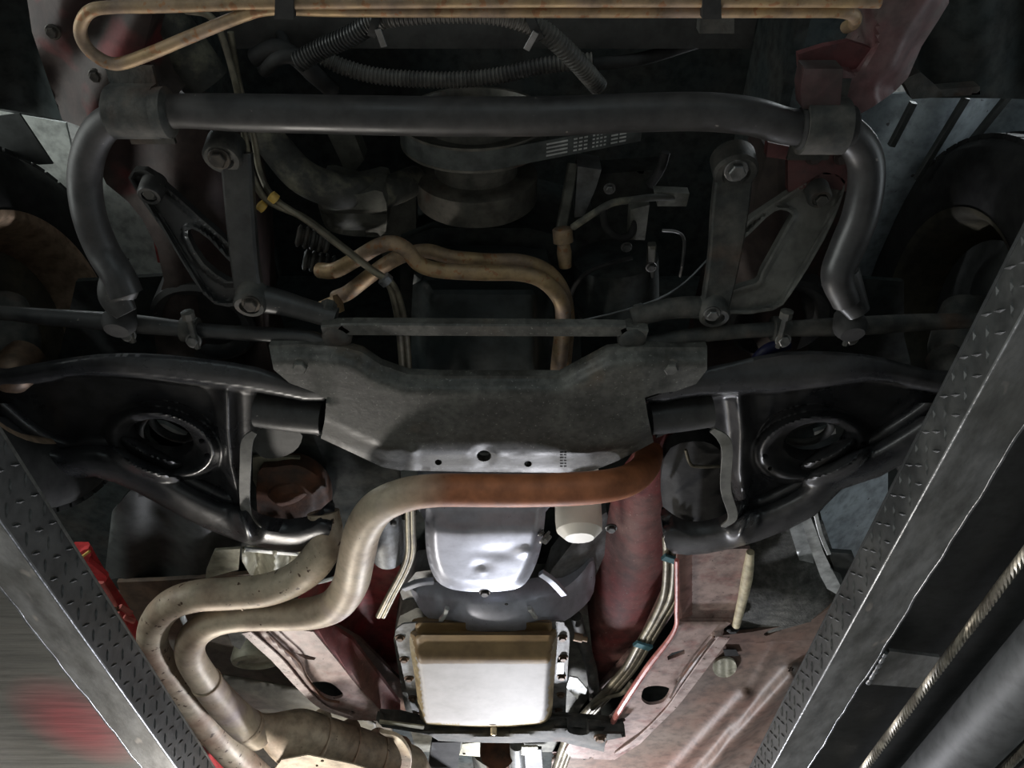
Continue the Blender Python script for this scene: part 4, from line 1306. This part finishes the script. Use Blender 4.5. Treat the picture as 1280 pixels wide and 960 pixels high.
# starter motor
st = tube('starter_motor', [(478, 628, .93), (482, 665, .93), (486, 695, .93)], [21, 22, 20], M['dullalu'], car, 'grey starter motor left of the oil pan', sides=24)
tube('starter_solenoid', [(508, 640, .96), (506, 680, .96)], [13, 12], M['enginegrey'], st)
lathe('terminal', P(492, 652, .905), (0, .2, -1), [(0, .006), (.006, .006), (.008, .004)], M['steel'], st, n=8)
for x, o_ in ((509, 0), (515, .003)):
    tube('cooler_line', [(x, 620, .90 + o_), (x + 1, 660, .90 + o_), (x + 1, 690, .90 + o_), (x - 6, 712, .90 + o_), (x - 22, 742, .90 + o_), (x - 36, 770, .90 + o_)], 3.8, M['line'], car, 'thin olive line ending beside the bell housing', sides=10)

# ---- bell housing with dust cover
BC = cr([(512, 735), (524, 742), (560, 748), (620, 752), (690, 742), (722, 722), (742, 700), (742, 740), (722, 765), (690, 782), (620, 790), (560, 784), (530, 768)], 3, True)


def bch(x, y):
    return .935 + .10 * ((x - 620) / 120.0) ** 2 - .03 * sst(735, 775, y) + .004 * np.exp(-((x - 555) / 6) ** 2)


bh = sheet('bell_housing', BC, bch, M['alu'], car, 'silver curved bell housing cover between the two pans', step=5, thick=.05, smooth=60)
sheet('bell_housing_rim', [(500, 740), (520, 715), (545, 712), (560, 742), (620, 748), (680, 742), (690, 712), (730, 660), (758, 640), (768, 665), (740, 730), (715, 785), (650, 795), (520, 795)], lambda x, y: .985 + .06 * ((x - 620) / 120.0) ** 2, M['dullalu'], bh, 'grimy cast flange behind the cover', step=9, thick=.06)
bar('webbed_rib', [(676, 716, .93), (690, 726, .925), (705, 742, .93)], 9, .012, M['alu'], bh, 'pale cast rib')
bar('webbed_rib', [(505, 735, .94), (525, 728, .935), (542, 726, .94)], 8, .012, M['alu'], bh, 'pale cast rib')
bar('webbed_rib', [(551, 775, .925), (556, 768, .92), (559, 760, .92)], 5, .01, M['galv'], bh, 'short bright rib')
bar('webbed_rib', [(662, 760, .92), (670, 772, .925)], 5, .01, M['galv'], bh, 'short bright rib')
bolt('bolt', P(606, 740, .905), .009, bh, M['boltdark'])
bolt('bolt', P(764, 660, .96), .009, bh, M['steel'])
lathe('inspection_hole', P(633, 755, .914), (0, .1, -1), [(0, .004), (.001, .004)], M['rubber'], bh, n=10)

# ---- transmission pan
FL = cr([(494, 792), (500, 783), (516, 779), (600, 777), (694, 777), (706, 782), (712, 794), (710, 830), (708, 870), (706, 900), (698, 915), (620, 922), (530, 918), (520, 905), (508, 860), (498, 815)], 3, True)
tc_ = sheet('transmission_case', [(500, 770), (520, 760), (700, 758), (735, 770), (742, 830), (735, 900), (720, 940), (520, 940), (505, 880), (492, 800)], 1.0, M['enginegrey'], car, 'grimy transmission case above its pan', step=12, thick=.12)
fl = sheet('pan_flange', FL, lambda x, y: .93 + .0 * x, M['dullalu'], tc_, 'silver-grey bolted pan flange', step=7, thick=.004)
IN = cr([(512, 796), (520, 787), (560, 785), (640, 785), (686, 785), (696, 792), (695, 820), (692, 860), (690, 890), (683, 905), (660, 910), (600, 912), (545, 910), (530, 908), (524, 892), (519, 850), (514, 820)], 3, True)


def inh(x, y):
    d = dline(x, y, IN, True)
    h = .93 - .045 * sst(0, 9, d) - .027 * sst(800, 828, y) + .0 * x
    return h


bm = sheet_bm(IN, inh, step=3.6, thick=.03)
pan = part('transmission_pan', bm, [M['pan'], M['panbrown'], M['pancream']], car, 'pale rectangular transmission pan with a brown front edge', smooth=60)
pc = P(604, 829, .858).y
for f in pan.data.polygons:
    c = Vector(f.center) + CAR
    if f.normal.z < .2 and c.z > CZ + .872 and c.y > pc:
        f.material_index = 2
for p in ((500, 797), (505, 824), (511, 848), (516, 872), (520, 893), (703, 797), (704, 822), (702, 846), (701, 868), (698, 888), (540, 781), (575, 779), (640, 779), (672, 781)):
    bolt('bolt', P(*p, .929), .0085, pan, M['boltrust'])
for p in ((532, 782), (548, 784), (572, 786), (660, 781)):
    lathe('gasket_lump', P(p[0], p[1], .925), (0, 0, -1), [(0, .007), (.006, .006), (.008, .003)], M['pancream'], pan, n=9)
bar('bright_clip', [(701, 828, .925), (700, 842, .925)], 9, .002, M['galv'], pan, 'bright square clip on the flange', n=1)
lathe('dipstick_nipple', P(728, 798, .95), (1, .1, -.2), [(-.02, .006), (-.02, .010), (.0, .010), (.0, .006), (.012, .006)], M['brass'], tc_, 'brass nipple on the case', n=12)
sheet('shift_lever', [(712, 846), (722, 848), (734, 862), (732, 868), (724, 866), (722, 874), (714, 866), (708, 860)], .92, M['galv'], tc_, 'bright triangular shift lever plate', step=6, thick=.004)
tube('shift_linkage', [(720, 770, .98), (728, 800, .99), (740, 840, .99), (745, 900, .99)], 7, M['cast'], tc_)

# ---- transmission crossmember
TC = [(470, 900), (500, 902), (525, 908), (560, 914), (620, 914), (672, 908), (700, 904), (740, 907), (779, 911), (782, 921), (757, 926), (755, 940), (720, 932), (700, 927), (640, 929), (580, 928), (548, 926), (535, 918), (478, 909)]
tch = lambda x, y: .865 + .02 * sst(8, 0, dline(x, y, [(470, 900), (525, 908), (620, 914), (700, 904), (782, 912)])) + 0.012 * sst(8, 0, dline(x, y, [(548, 927), (700, 928), (755, 940)]))
tm = sheet('transmission_crossmember', TC, tch, M['cast'], car, 'dark grey crossmember under the back of the transmission pan', step=4, thick=.03, holes=[ellpts(723, 914, 14, 5, 6, 16)])
bolt('bolt', P(750, 922, .862), .012, tm, M['boltrust'])
lathe('mount_nub', P(617, 915, .86), (0, 0, -1), [(-.01, .008), (.006, .008), (.009, .004)], M['pancream'], tm, n=10)
bar('pale_gusset', [(474, 902, .875), (530, 909, .872)], 9, .004, M['khaki'], tm, 'pale folded end of the crossmember')
# things behind it: tail housing, propeller shaft, brackets
tube('tail_housing', [(620, 925, 1.0), (620, 960, .99), (622, 1010, .98)], [34, 28, 26], M['enginegrey'], car, 'grimy transmission tail housing')
lathe('slip_yoke', P(622, 940, .93), (0, 1, 0), [(0, .05), (.02, .035), (.2, .032)], M['rust'], car, 'rusty yoke under the tail housing')
sheet('mount_bracket', [(578, 930), (600, 928), (600, 946), (574, 944)], .90, M['khaki'], car, 'small pale bracket behind the crossmember', step=5, thick=.004, holes=[ellpts(580, 942, 2, 1.4, n=8)])
sheet('mount_bracket', [(540, 928), (576, 928), (572, 960), (535, 960)], .93, M['rubber'], car, 'black rubber mount behind the crossmember', step=6, thick=.03)
sheet('mount_bracket', [(652, 934), (672, 934), (672, 944), (652, 944)], .90, M['khaki'], car, 'pale square nut plate behind the crossmember', step=5, thick=.006)
tube('tail_pipe_bit', [(646, 930, .92), (648, 965, .92)], 9, M['dullalu'], car, 'silver fitting behind the crossmember')
bar('tail_bracket', [(665, 935, .93), (668, 970, .93)], 24, .01, M['liner'], car)

# ---- floor pan, tunnel and rear rails
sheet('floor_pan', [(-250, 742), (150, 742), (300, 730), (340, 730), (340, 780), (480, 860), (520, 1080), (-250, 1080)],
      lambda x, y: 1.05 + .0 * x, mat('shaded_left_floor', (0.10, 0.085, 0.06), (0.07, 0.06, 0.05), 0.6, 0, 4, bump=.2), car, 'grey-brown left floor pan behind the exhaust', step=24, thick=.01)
FR = [(900, 790), (960, 800), (1060, 740), (1500, 700), (1500, 1100), (680, 1100), (690, 950), (760, 930), (840, 870)]


def frh(x, y):
    h = np.full(np.shape(x), .985)
    # long pressed ribs running to the back
    for (xa, ya, xb, yb, w_, a_) in ((990, 845, 850, 1000, 11, .03), (1060, 850, 965, 1000, 12, .034), (930, 870, 790, 1020, 8, .014)):
        d = dline(x, y, [(xa, ya), (xb, yb)])
        h = h - a_ * np.exp(-(d / w_) ** 2)
    d = dline(x, y, [(1160, 795), (975, 795), (960, 820), (890, 960)])
    h = h - .004 * np.exp(-(d / 4) ** 2)
    h = h - .01 * sst(804, 796, y)
    return h


fp = sheet('floor_pan', FR, frh, M['floorpan'], car, 'brown dusty right floor pan with long pressed ribs', smooth=170, step=5, thick=.008)
gr = sheet('floor_plug', ellpts(906, 835, 15, 12, -10, 20), lambda x, y: .978 - .004 * np.abs(np.sin((x - 906) * .35)), M['khaki'], fp, 'ribbed oval floor plug', step=3, thick=.006)
sheet('clip_slot', [(904, 812), (920, 812), (924, 820), (906, 820)], .978, M['rubber'], fp, 'small rectangular clip slot', step=4, thick=.002)

tun = sheet('transmission_tunnel', [(380, 740), (470, 700), (500, 690), (500, 780), (520, 880), (520, 900), (480, 900), (400, 850), (350, 780)],
            lambda x, y: 1.0 + .12 * sst(400, 480, x + (800 - y) * .4) - .012 * sst(14, 0, dline(x, y, [(430, 790), (478, 834), (500, 826)])), mat('sunlit_dusty_red', (0.42, 0.055, 0.055), (0.25, 0.09, 0.08), 0.6, 0, 8, bump=.2), car, 'dusty red left wall of the transmission tunnel', step=7, thick=.01)  # brighter copy of the tunnel red, sunlight put into the colour
sheet('tunnel_ledge', [(418, 782), (450, 800), (500, 850), (512, 900), (500, 905), (440, 862), (405, 800)], lambda x, y: 1.0 + .04 * sst(430, 500, x), mat('dull_brown_ledge', (0.15, 0.085, 0.07), (0.20, 0.14, 0.12), 0.55, 0, 9, bump=.2), car, 'dull brown ledge along the left tunnel wall', step=7, thick=.01)
TRp = [(815, 540), (850, 545), (850, 640), (846, 690), (838, 740), (822, 775), (800, 800), (782, 822), (760, 850), (735, 880), (716, 872), (712, 800), (730, 740), (752, 680), (762, 640), (770, 600)]


def trph(x, y):
    c = np.interp(y, [540, 600, 700, 780, 840], [800, 800, 790, 770, 742])
    h = 1.0 + .10 * ((x - c - 12) / 60.0) ** 2
    h = h + .008 * np.exp(-((y - 790) / 5.0) ** 2)
    h = h + .03 * sst(800, 860, y)
    return h


sheet('transmission_tunnel', TRp, trph, M['red'], car, 'rounded dusty red right wall of the tunnel', step=7, thick=.01, smooth=60)
sheet('tunnel_side', [(830, 640), (858, 640), (856, 700), (846, 760), (820, 800), (780, 850), (730, 910), (700, 960), (690, 940), (730, 880), (800, 800), (828, 740), (838, 690)], 1.0, mat('brown_pink_seam', (0.22, 0.13, 0.11), (0.14, 0.09, 0.08), 0.6, 0, 10, bump=.3), car, 'brownish seam between tunnel and rail', step=8, thick=.01)

# left rear rail with its slots
LRm = M['rail']
LO = [(306, 792), (324, 786), (350, 784), (392, 790), (420, 824), (450, 862), (478, 893), (482, 902), (440, 900), (405, 888), (376, 862), (346, 828), (322, 806)]
lr = sheet('rear_frame_rail', LO, lambda x, y: .90 + .008 * sst(-6, 6, dline(x, y, [(330, 795), (380, 840), (410, 885)]) - 8) - .006 * np.exp(-(dline(x, y, [(338, 800), (365, 825), (390, 860)]) / 4) ** 2), LRm, car, 'pinkish worn frame rail with an oval hole, left of the transmission pan', step=4, thick=.008,
           holes=[cr([(388, 855), (400, 852), (414, 854), (428, 866), (426, 872), (414, 874), (400, 868)], 3, True), [(369, 816), (380, 818), (395, 822), (393, 825), (382, 824)], ellpts(440, 891, 4, 2.4, n=10), ellpts(340, 827, 2.5, 2, n=8)])
bar('folded_flange', [(308, 790, .895), (324, 804, .895), (348, 826, .895), (378, 860, .895), (404, 884, .893), (440, 897, .893)], [13, 15, 15, 12, 9, 6], .004, M['railedge'], lr, 'joggled pale outer flange of the rail', round_=.4)
tube('seam', [(334, 790, .892), (352, 808, .892), (374, 828, .892), (384, 848, .892), (404, 872, .892), (424, 878, .893)], 1.6, M['rust'], lr, 'dark joggled seam', sides=6)
sheet('rail_side', [(352, 782), (392, 770), (440, 800), (500, 880), (500, 905), (480, 902), (430, 850), (395, 795)], lambda x, y: .91 + .05 * sst(0, 30, dline(x, y, [(392, 790), (420, 824), (450, 862), (480, 900)])), M['red'], lr, 'red upright side of the left rail', step=6, thick=.01)
# right rear rail
RO = [(850, 686), (938, 686), (936, 700), (930, 740), (922, 772), (905, 786), (903, 800), (880, 836), (852, 872), (836, 894), (800, 930), (768, 950), (716, 948), (706, 940), (712, 928), (756, 932), (764, 918), (760, 900), (774, 886), (808, 836), (846, 786), (849, 720)]


def roh(x, y):
    h = .905 + .0 * x
    h = h - .006 * sst(12, 2, dline(x, y, [(903, 800), (880, 836), (852, 872), (836, 894)]))
    h = h + .02 * (sst(780, 770, y))
    h = h + .006 * np.exp(-(dline(x, y, [(888, 800), (846, 850)]) / 3.) ** 2)
    h = h + .014 * sst(885, 930, y) * sst(830, 780, x)
    return h


rr_ = sheet('rear_frame_rail', RO, roh, M['rail'], car, 'pinkish worn frame rail with an oval hole, right of the transmission pan', step=5, thick=.008,
            holes=[cr([(802, 868), (806, 860), (820, 857), (836, 860), (836, 868), (828, 878), (812, 881), (803, 876)], 3, True), [(834, 821), (840, 816), (856, 812), (856, 817), (844, 822), (835, 825)], ellpts(778, 900, 4, 2.5, n=10), ellpts(739, 948, 3, 1.8, n=8)])
bar('folded_flange', [(905, 796, .897), (884, 824, .897), (856, 862, .897), (836, 888, .897), (800, 922, .905), (770, 942, .915)], [16, 16, 14, 11, 8, 5], .004, M['railedge'], rr_, 'pale outer flange of the rail', round_=.4)
tube('seam', [(893, 796, .893), (872, 820, .893), (850, 850, .893), (838, 872, .893)], 1.4, M['rust'], rr_, 'dark seam', sides=6)
sheet('rail_upper', [(846, 688), (934, 688), (933, 700), (928, 745), (922, 780), (890, 786), (850, 790), (846, 720)], lambda x, y: .915 + .012 * sst(850, 870, x), mat('dusty_rose_rail', (0.29, 0.17, 0.145), (0.20, 0.10, 0.09), 0.5, 0, 7, bump=.25), rr_, 'dusty brown-rose upper part of the right rail', step=7, thick=.01)
tube('seam_sealer', [(938, 690, .918), (934, 720, .916), (928, 750, .913), (920, 782, .91)], [5, 7, 6, 5], M['sealant'], rr_, 'thick cream seam sealer')
lathe('rail_lump', P(896, 795, .90), (0, 0, -1), [(-.01, .014), (0, .012), (.004, .006)], M['rail'], rr_, n=9)
tube('red_edge', [(846, 700, .908), (846, 760, .905), (842, 790, .902), (808, 836, .90), (774, 888, .90), (756, 922, .90)], [3, 3, 3, 4, 4, 3], mat('bright_pink_edge', (0.55, 0.22, 0.19), (0.45, 0.13, 0.12), .45, 0, 12, bump=.1), rr_, 'bright pinkish folded edge of the rail', sides=8)

sheet('rail_cavity_shade', [(350, 800), (392, 800), (440, 862), (462, 898), (420, 892), (376, 850)], .955, M['bay'], lr, 'black sheet for the shaded inside of the rail', step=9, thick=.004)  # dark sheets added behind the rail holes, shade put into their colour
sheet('rail_cavity_shade', [(770, 905), (852, 800), (880, 800), (850, 870), (800, 925), (730, 950), (720, 942)], .955, M['bay'], rr_, 'black sheet for the shaded inside of the rail', step=9, thick=.004)
# brake and fuel lines along the right rail
for dx, r, lab in ((0, 4.5, 'olive line along the right rail, nearest the tunnel'), (9, 4.5, 'olive line along the right rail, next to the folded edge'), (18, 3.2, 'thinner olive line along the right rail')):
    tube('brake_line', [(832 + dx, 670, .96), (833 + dx, 710, .96), (829 + dx, 745, .96), (816 + dx * .8, 775, .96), (800 + dx * .8, 802, .96), (782 + dx * .7, 834, .96), (760 + dx * .7, 860, .96), (736 + dx * .6, 886, .96), (712 + dx * .6, 915, .96), (694 + dx * .6, 960, .96)], r, M['line'], car, lab, sides=10)
for p in ((838, 698), (803, 806)):
    bar('line_clip', [(p[0] - 9, p[1] - 2, .95), (p[0] + 10, p[1] + 4, .95)], 10, .008, M['teal'], car, 'small teal clip on the lines', n=1)
tube('brake_line', [(790, 852, .95), (778, 866, .95), (758, 872, .95), (740, 886, .95)], 3, M['line'], car, 'short branch line', sides=8)

# undercoated splash panel at the right, bright strips, body mounts
UC = [(936, 680), (990, 650), (1030, 655), (1058, 740), (1070, 735), (1060, 770), (1010, 778), (960, 792), (925, 800), (920, 786), (932, 740)]
sheet('splash_panel', UC, lambda x, y: .965 + .05 * sst(760, 690, y) + .012 * np.sin(x * .03), M['undercoat'], car, 'rough dark undercoated panel behind the right control arm', step=6, thick=.01)
sheet('body_flange', [(904, 794), (940, 790), (980, 782), (1010, 778), (1064, 742), (1068, 752), (1018, 800), (960, 802), (915, 804)], lambda x, y: .955 + .0 * x, M['floorpan'], car, 'pinkish front flange of the right floor pan', step=6, thick=.008, holes=[cr([(955, 792), (966, 786), (978, 783), (980, 786), (968, 791), (958, 795)], 2, True)])
lathe('drain_grommet', P(916, 788, .945), (0, .2, -1), [(-.01, .012), (0, .014), (.006, .008)], M['rubber'], car, n=14)
sheet('fender_edge', [(985, 655), (1002, 646), (1012, 650), (1018, 712), (1004, 716)], 1.0, M['galv'], car, 'pale speckled panel edge behind the right arm', step=6, thick=.006)
sheet('fender_stay', cr([(1003, 652), (1014, 648), (1030, 692), (1052, 735), (1055, 744), (1034, 736), (1018, 700)], 2, True), .965, M['galv'], car, 'bright bent metal strip with a small hole, behind the right arm', step=5, thick=.005, holes=[ellpts(1040, 710, 2.6, 2.4, n=8)])
bar('fender_stay', [(1019, 640, .955), (1026, 668, .955), (1036, 692, .955)], 5, .006, M['galv'], car, 'narrow bright strip beside the bent one', n=2)
sheet('fender_inner', [(1025, 640), (1060, 600), (1110, 590), (1110, 680), (1072, 712), (1064, 694), (1038, 694)], lambda x, y: 1.06 + .001 * (x - 1050), M['fenderr'], car, 'smooth blue-grey fender skin behind the right arm', step=8, thick=.006)
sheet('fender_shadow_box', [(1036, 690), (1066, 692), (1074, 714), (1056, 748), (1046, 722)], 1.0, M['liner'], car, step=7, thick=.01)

# left inner splash apron and shields
AP = [(140, 640), (165, 610), (240, 640), (330, 688), (300, 700), (262, 735), (250, 745), (200, 740), (150, 722), (130, 726)]
sheet('splash_apron', AP, lambda x, y: .99 + .012 * np.sin(x * .07) + .02 * sst(640, 720, y), M['liner'], car, 'smooth grey-black splash apron behind the left control arm', step=7, thick=.008, smooth=70)
sheet('apron_bracket', [(268, 688), (300, 686), (298, 712), (262, 722), (255, 738), (258, 712)], .975, M['khaki'], car, 'folded khaki bracket at the end of the apron', step=6, thick=.006)
sheet('heat_shield', cr([(302, 686), (340, 688), (385, 688), (392, 700), (360, 716), (340, 722), (312, 718)], 2, True), lambda x, y: .95 + .02 * np.sin(x * .16), M['khaki'], car, 'crumpled khaki heat shield above the outer exhaust pipe', step=5, thick=.006)
bar('shield_stay', [(306, 686, .935), (345, 690, .935), (372, 692, .93)], 7, .005, M['galv'], car, 'pale stay along the heat shield', n=2)
sheet('floor_front_panel', [(146, 728), (200, 726), (260, 722), (330, 716), (330, 760), (230, 800), (180, 800), (160, 770)], lambda x, y: .99 + .0 * x, mat('brown_panel', (0.13, 0.085, 0.055), (0.08, 0.06, 0.045), .6, 0, 9, bump=.2), car, 'brown dusty panel behind the outer exhaust pipe', step=8, thick=.01)
tube('brake_hose', [(232, 780, .9), (228, 768, .9), (236, 758, .9)], 3.4, M['galv'], car, 'short bright bent wire', sides=8)
tube('shield_wire', [(375, 726, .93), (395, 728, .93), (420, 722, .93)], 2.5, M['galv'], car, sides=8)

# body mount at the left rail
bmn = lathe('body_mount', P(320, 828, .965), (0.1, .2, -1), [(-.05, .055), (-.01, .062), (0, .058), (.004, .046), (-.004, .040), (-.006, .02), (-.002, .012), (-.002, .001)], M['khaki'], car, 'round ribbed body mount beside the left rail', n=36)
sheet('rail_tab', [(284, 790), (300, 786), (310, 796), (300, 812), (290, 806)], .94, M['galv'], car, step=6, thick=.005)
sheet('body_outrigger', [(268, 842), (380, 862), (470, 905), (470, 930), (380, 895), (280, 885)], lambda x, y: 1.0 - .02 * np.exp(-((y - 868 - (x - 320) * .25) / 14.0) ** 2), mat('olive_outrigger', (0.11, 0.10, 0.075), (0.07, 0.065, 0.05), .55, 0, 8, bump=.2), car, 'olive-brown pressed outrigger above the converter', smooth=170, step=5, thick=.004)

# red rocker sill along the left runway
sp = [(100, 690), (118, 720), (139, 752), (159, 783), (179, 815), (203, 850), (225, 885), (255, 930), (292, 985)]
bm = bmesh.new()
sil = bar('rocker_sill', [(x - 4, y, .93) for x, y in sp], 22, .05, M['sill'], car, 'bright red rocker sill along the left runway')
bar('sill_lip', [(121, 728, .888), (138, 757, .888)], 17, .006, M['sillpink'], sil, 'pink lip of the sill, foremost piece', n=1)
bar('sill_lip', [(144, 766, .888), (156, 787, .888), (168, 805, .888)], 10, .006, M['sillpink'], sil, 'pink lip of the sill, middle piece', n=2)
bar('sill_lip', [(184, 829, .888), (192, 834, .888)], 10, .006, M['sillpink'], sil, 'pink lip of the sill, short rear piece', n=1)
bar('sill_lip', [(214, 873, .888), (224, 878, .888)], 9, .006, M['sillpink'], sil, 'pink lip of the sill, rearmost piece', n=1)
bar('jack_rib', [(150, 758, .905), (164, 767, .905)], 5, .01, M['sillpink'], sil, 'short pink cross rib', n=1)
bar('jack_rib', [(155, 771, .905), (168, 777, .905)], 5, .01, M['sillpink'], sil, 'short pink cross rib', n=1)
lathe('sill_bolt', P(143, 765, .895), (0, .2, -1), [(-.01, .010), (0, .009), (.004, .004)], M['rust'], sil, n=8)
sheet('sill_front_bracket', cr([(98, 692), (110, 686), (114, 694), (110, 702), (128, 716), (134, 724), (124, 732), (112, 720), (100, 704)], 2, True), .90, M['sill'], sil, 'crumpled red front bracket of the sill', step=4, thick=.01, holes=[ellpts(107, 709, 2, 2, n=8)])
bar('sill_clip', [(101, 697, .89), (112, 689, .89)], 3, .004, M['yellow'], sil, 'tiny yellow-green clip', n=1)

# leak stopper: closing body floor high above everything, and body side
part('body_side', box_bm((-0.92, 1.6, CZ + 1.1), (-0.90, 3.6, CZ + 1.7)), M['sill'], car)
part('body_side', box_bm((0.82, 1.6, CZ + 1.1), (0.84, 3.6, CZ + 1.7)), M['sill'], car)
part('body_floor', box_bm((-0.9, 1.05, CZ + 1.16), (0.82, 3.6, CZ + 1.18)), M['bay'], car)
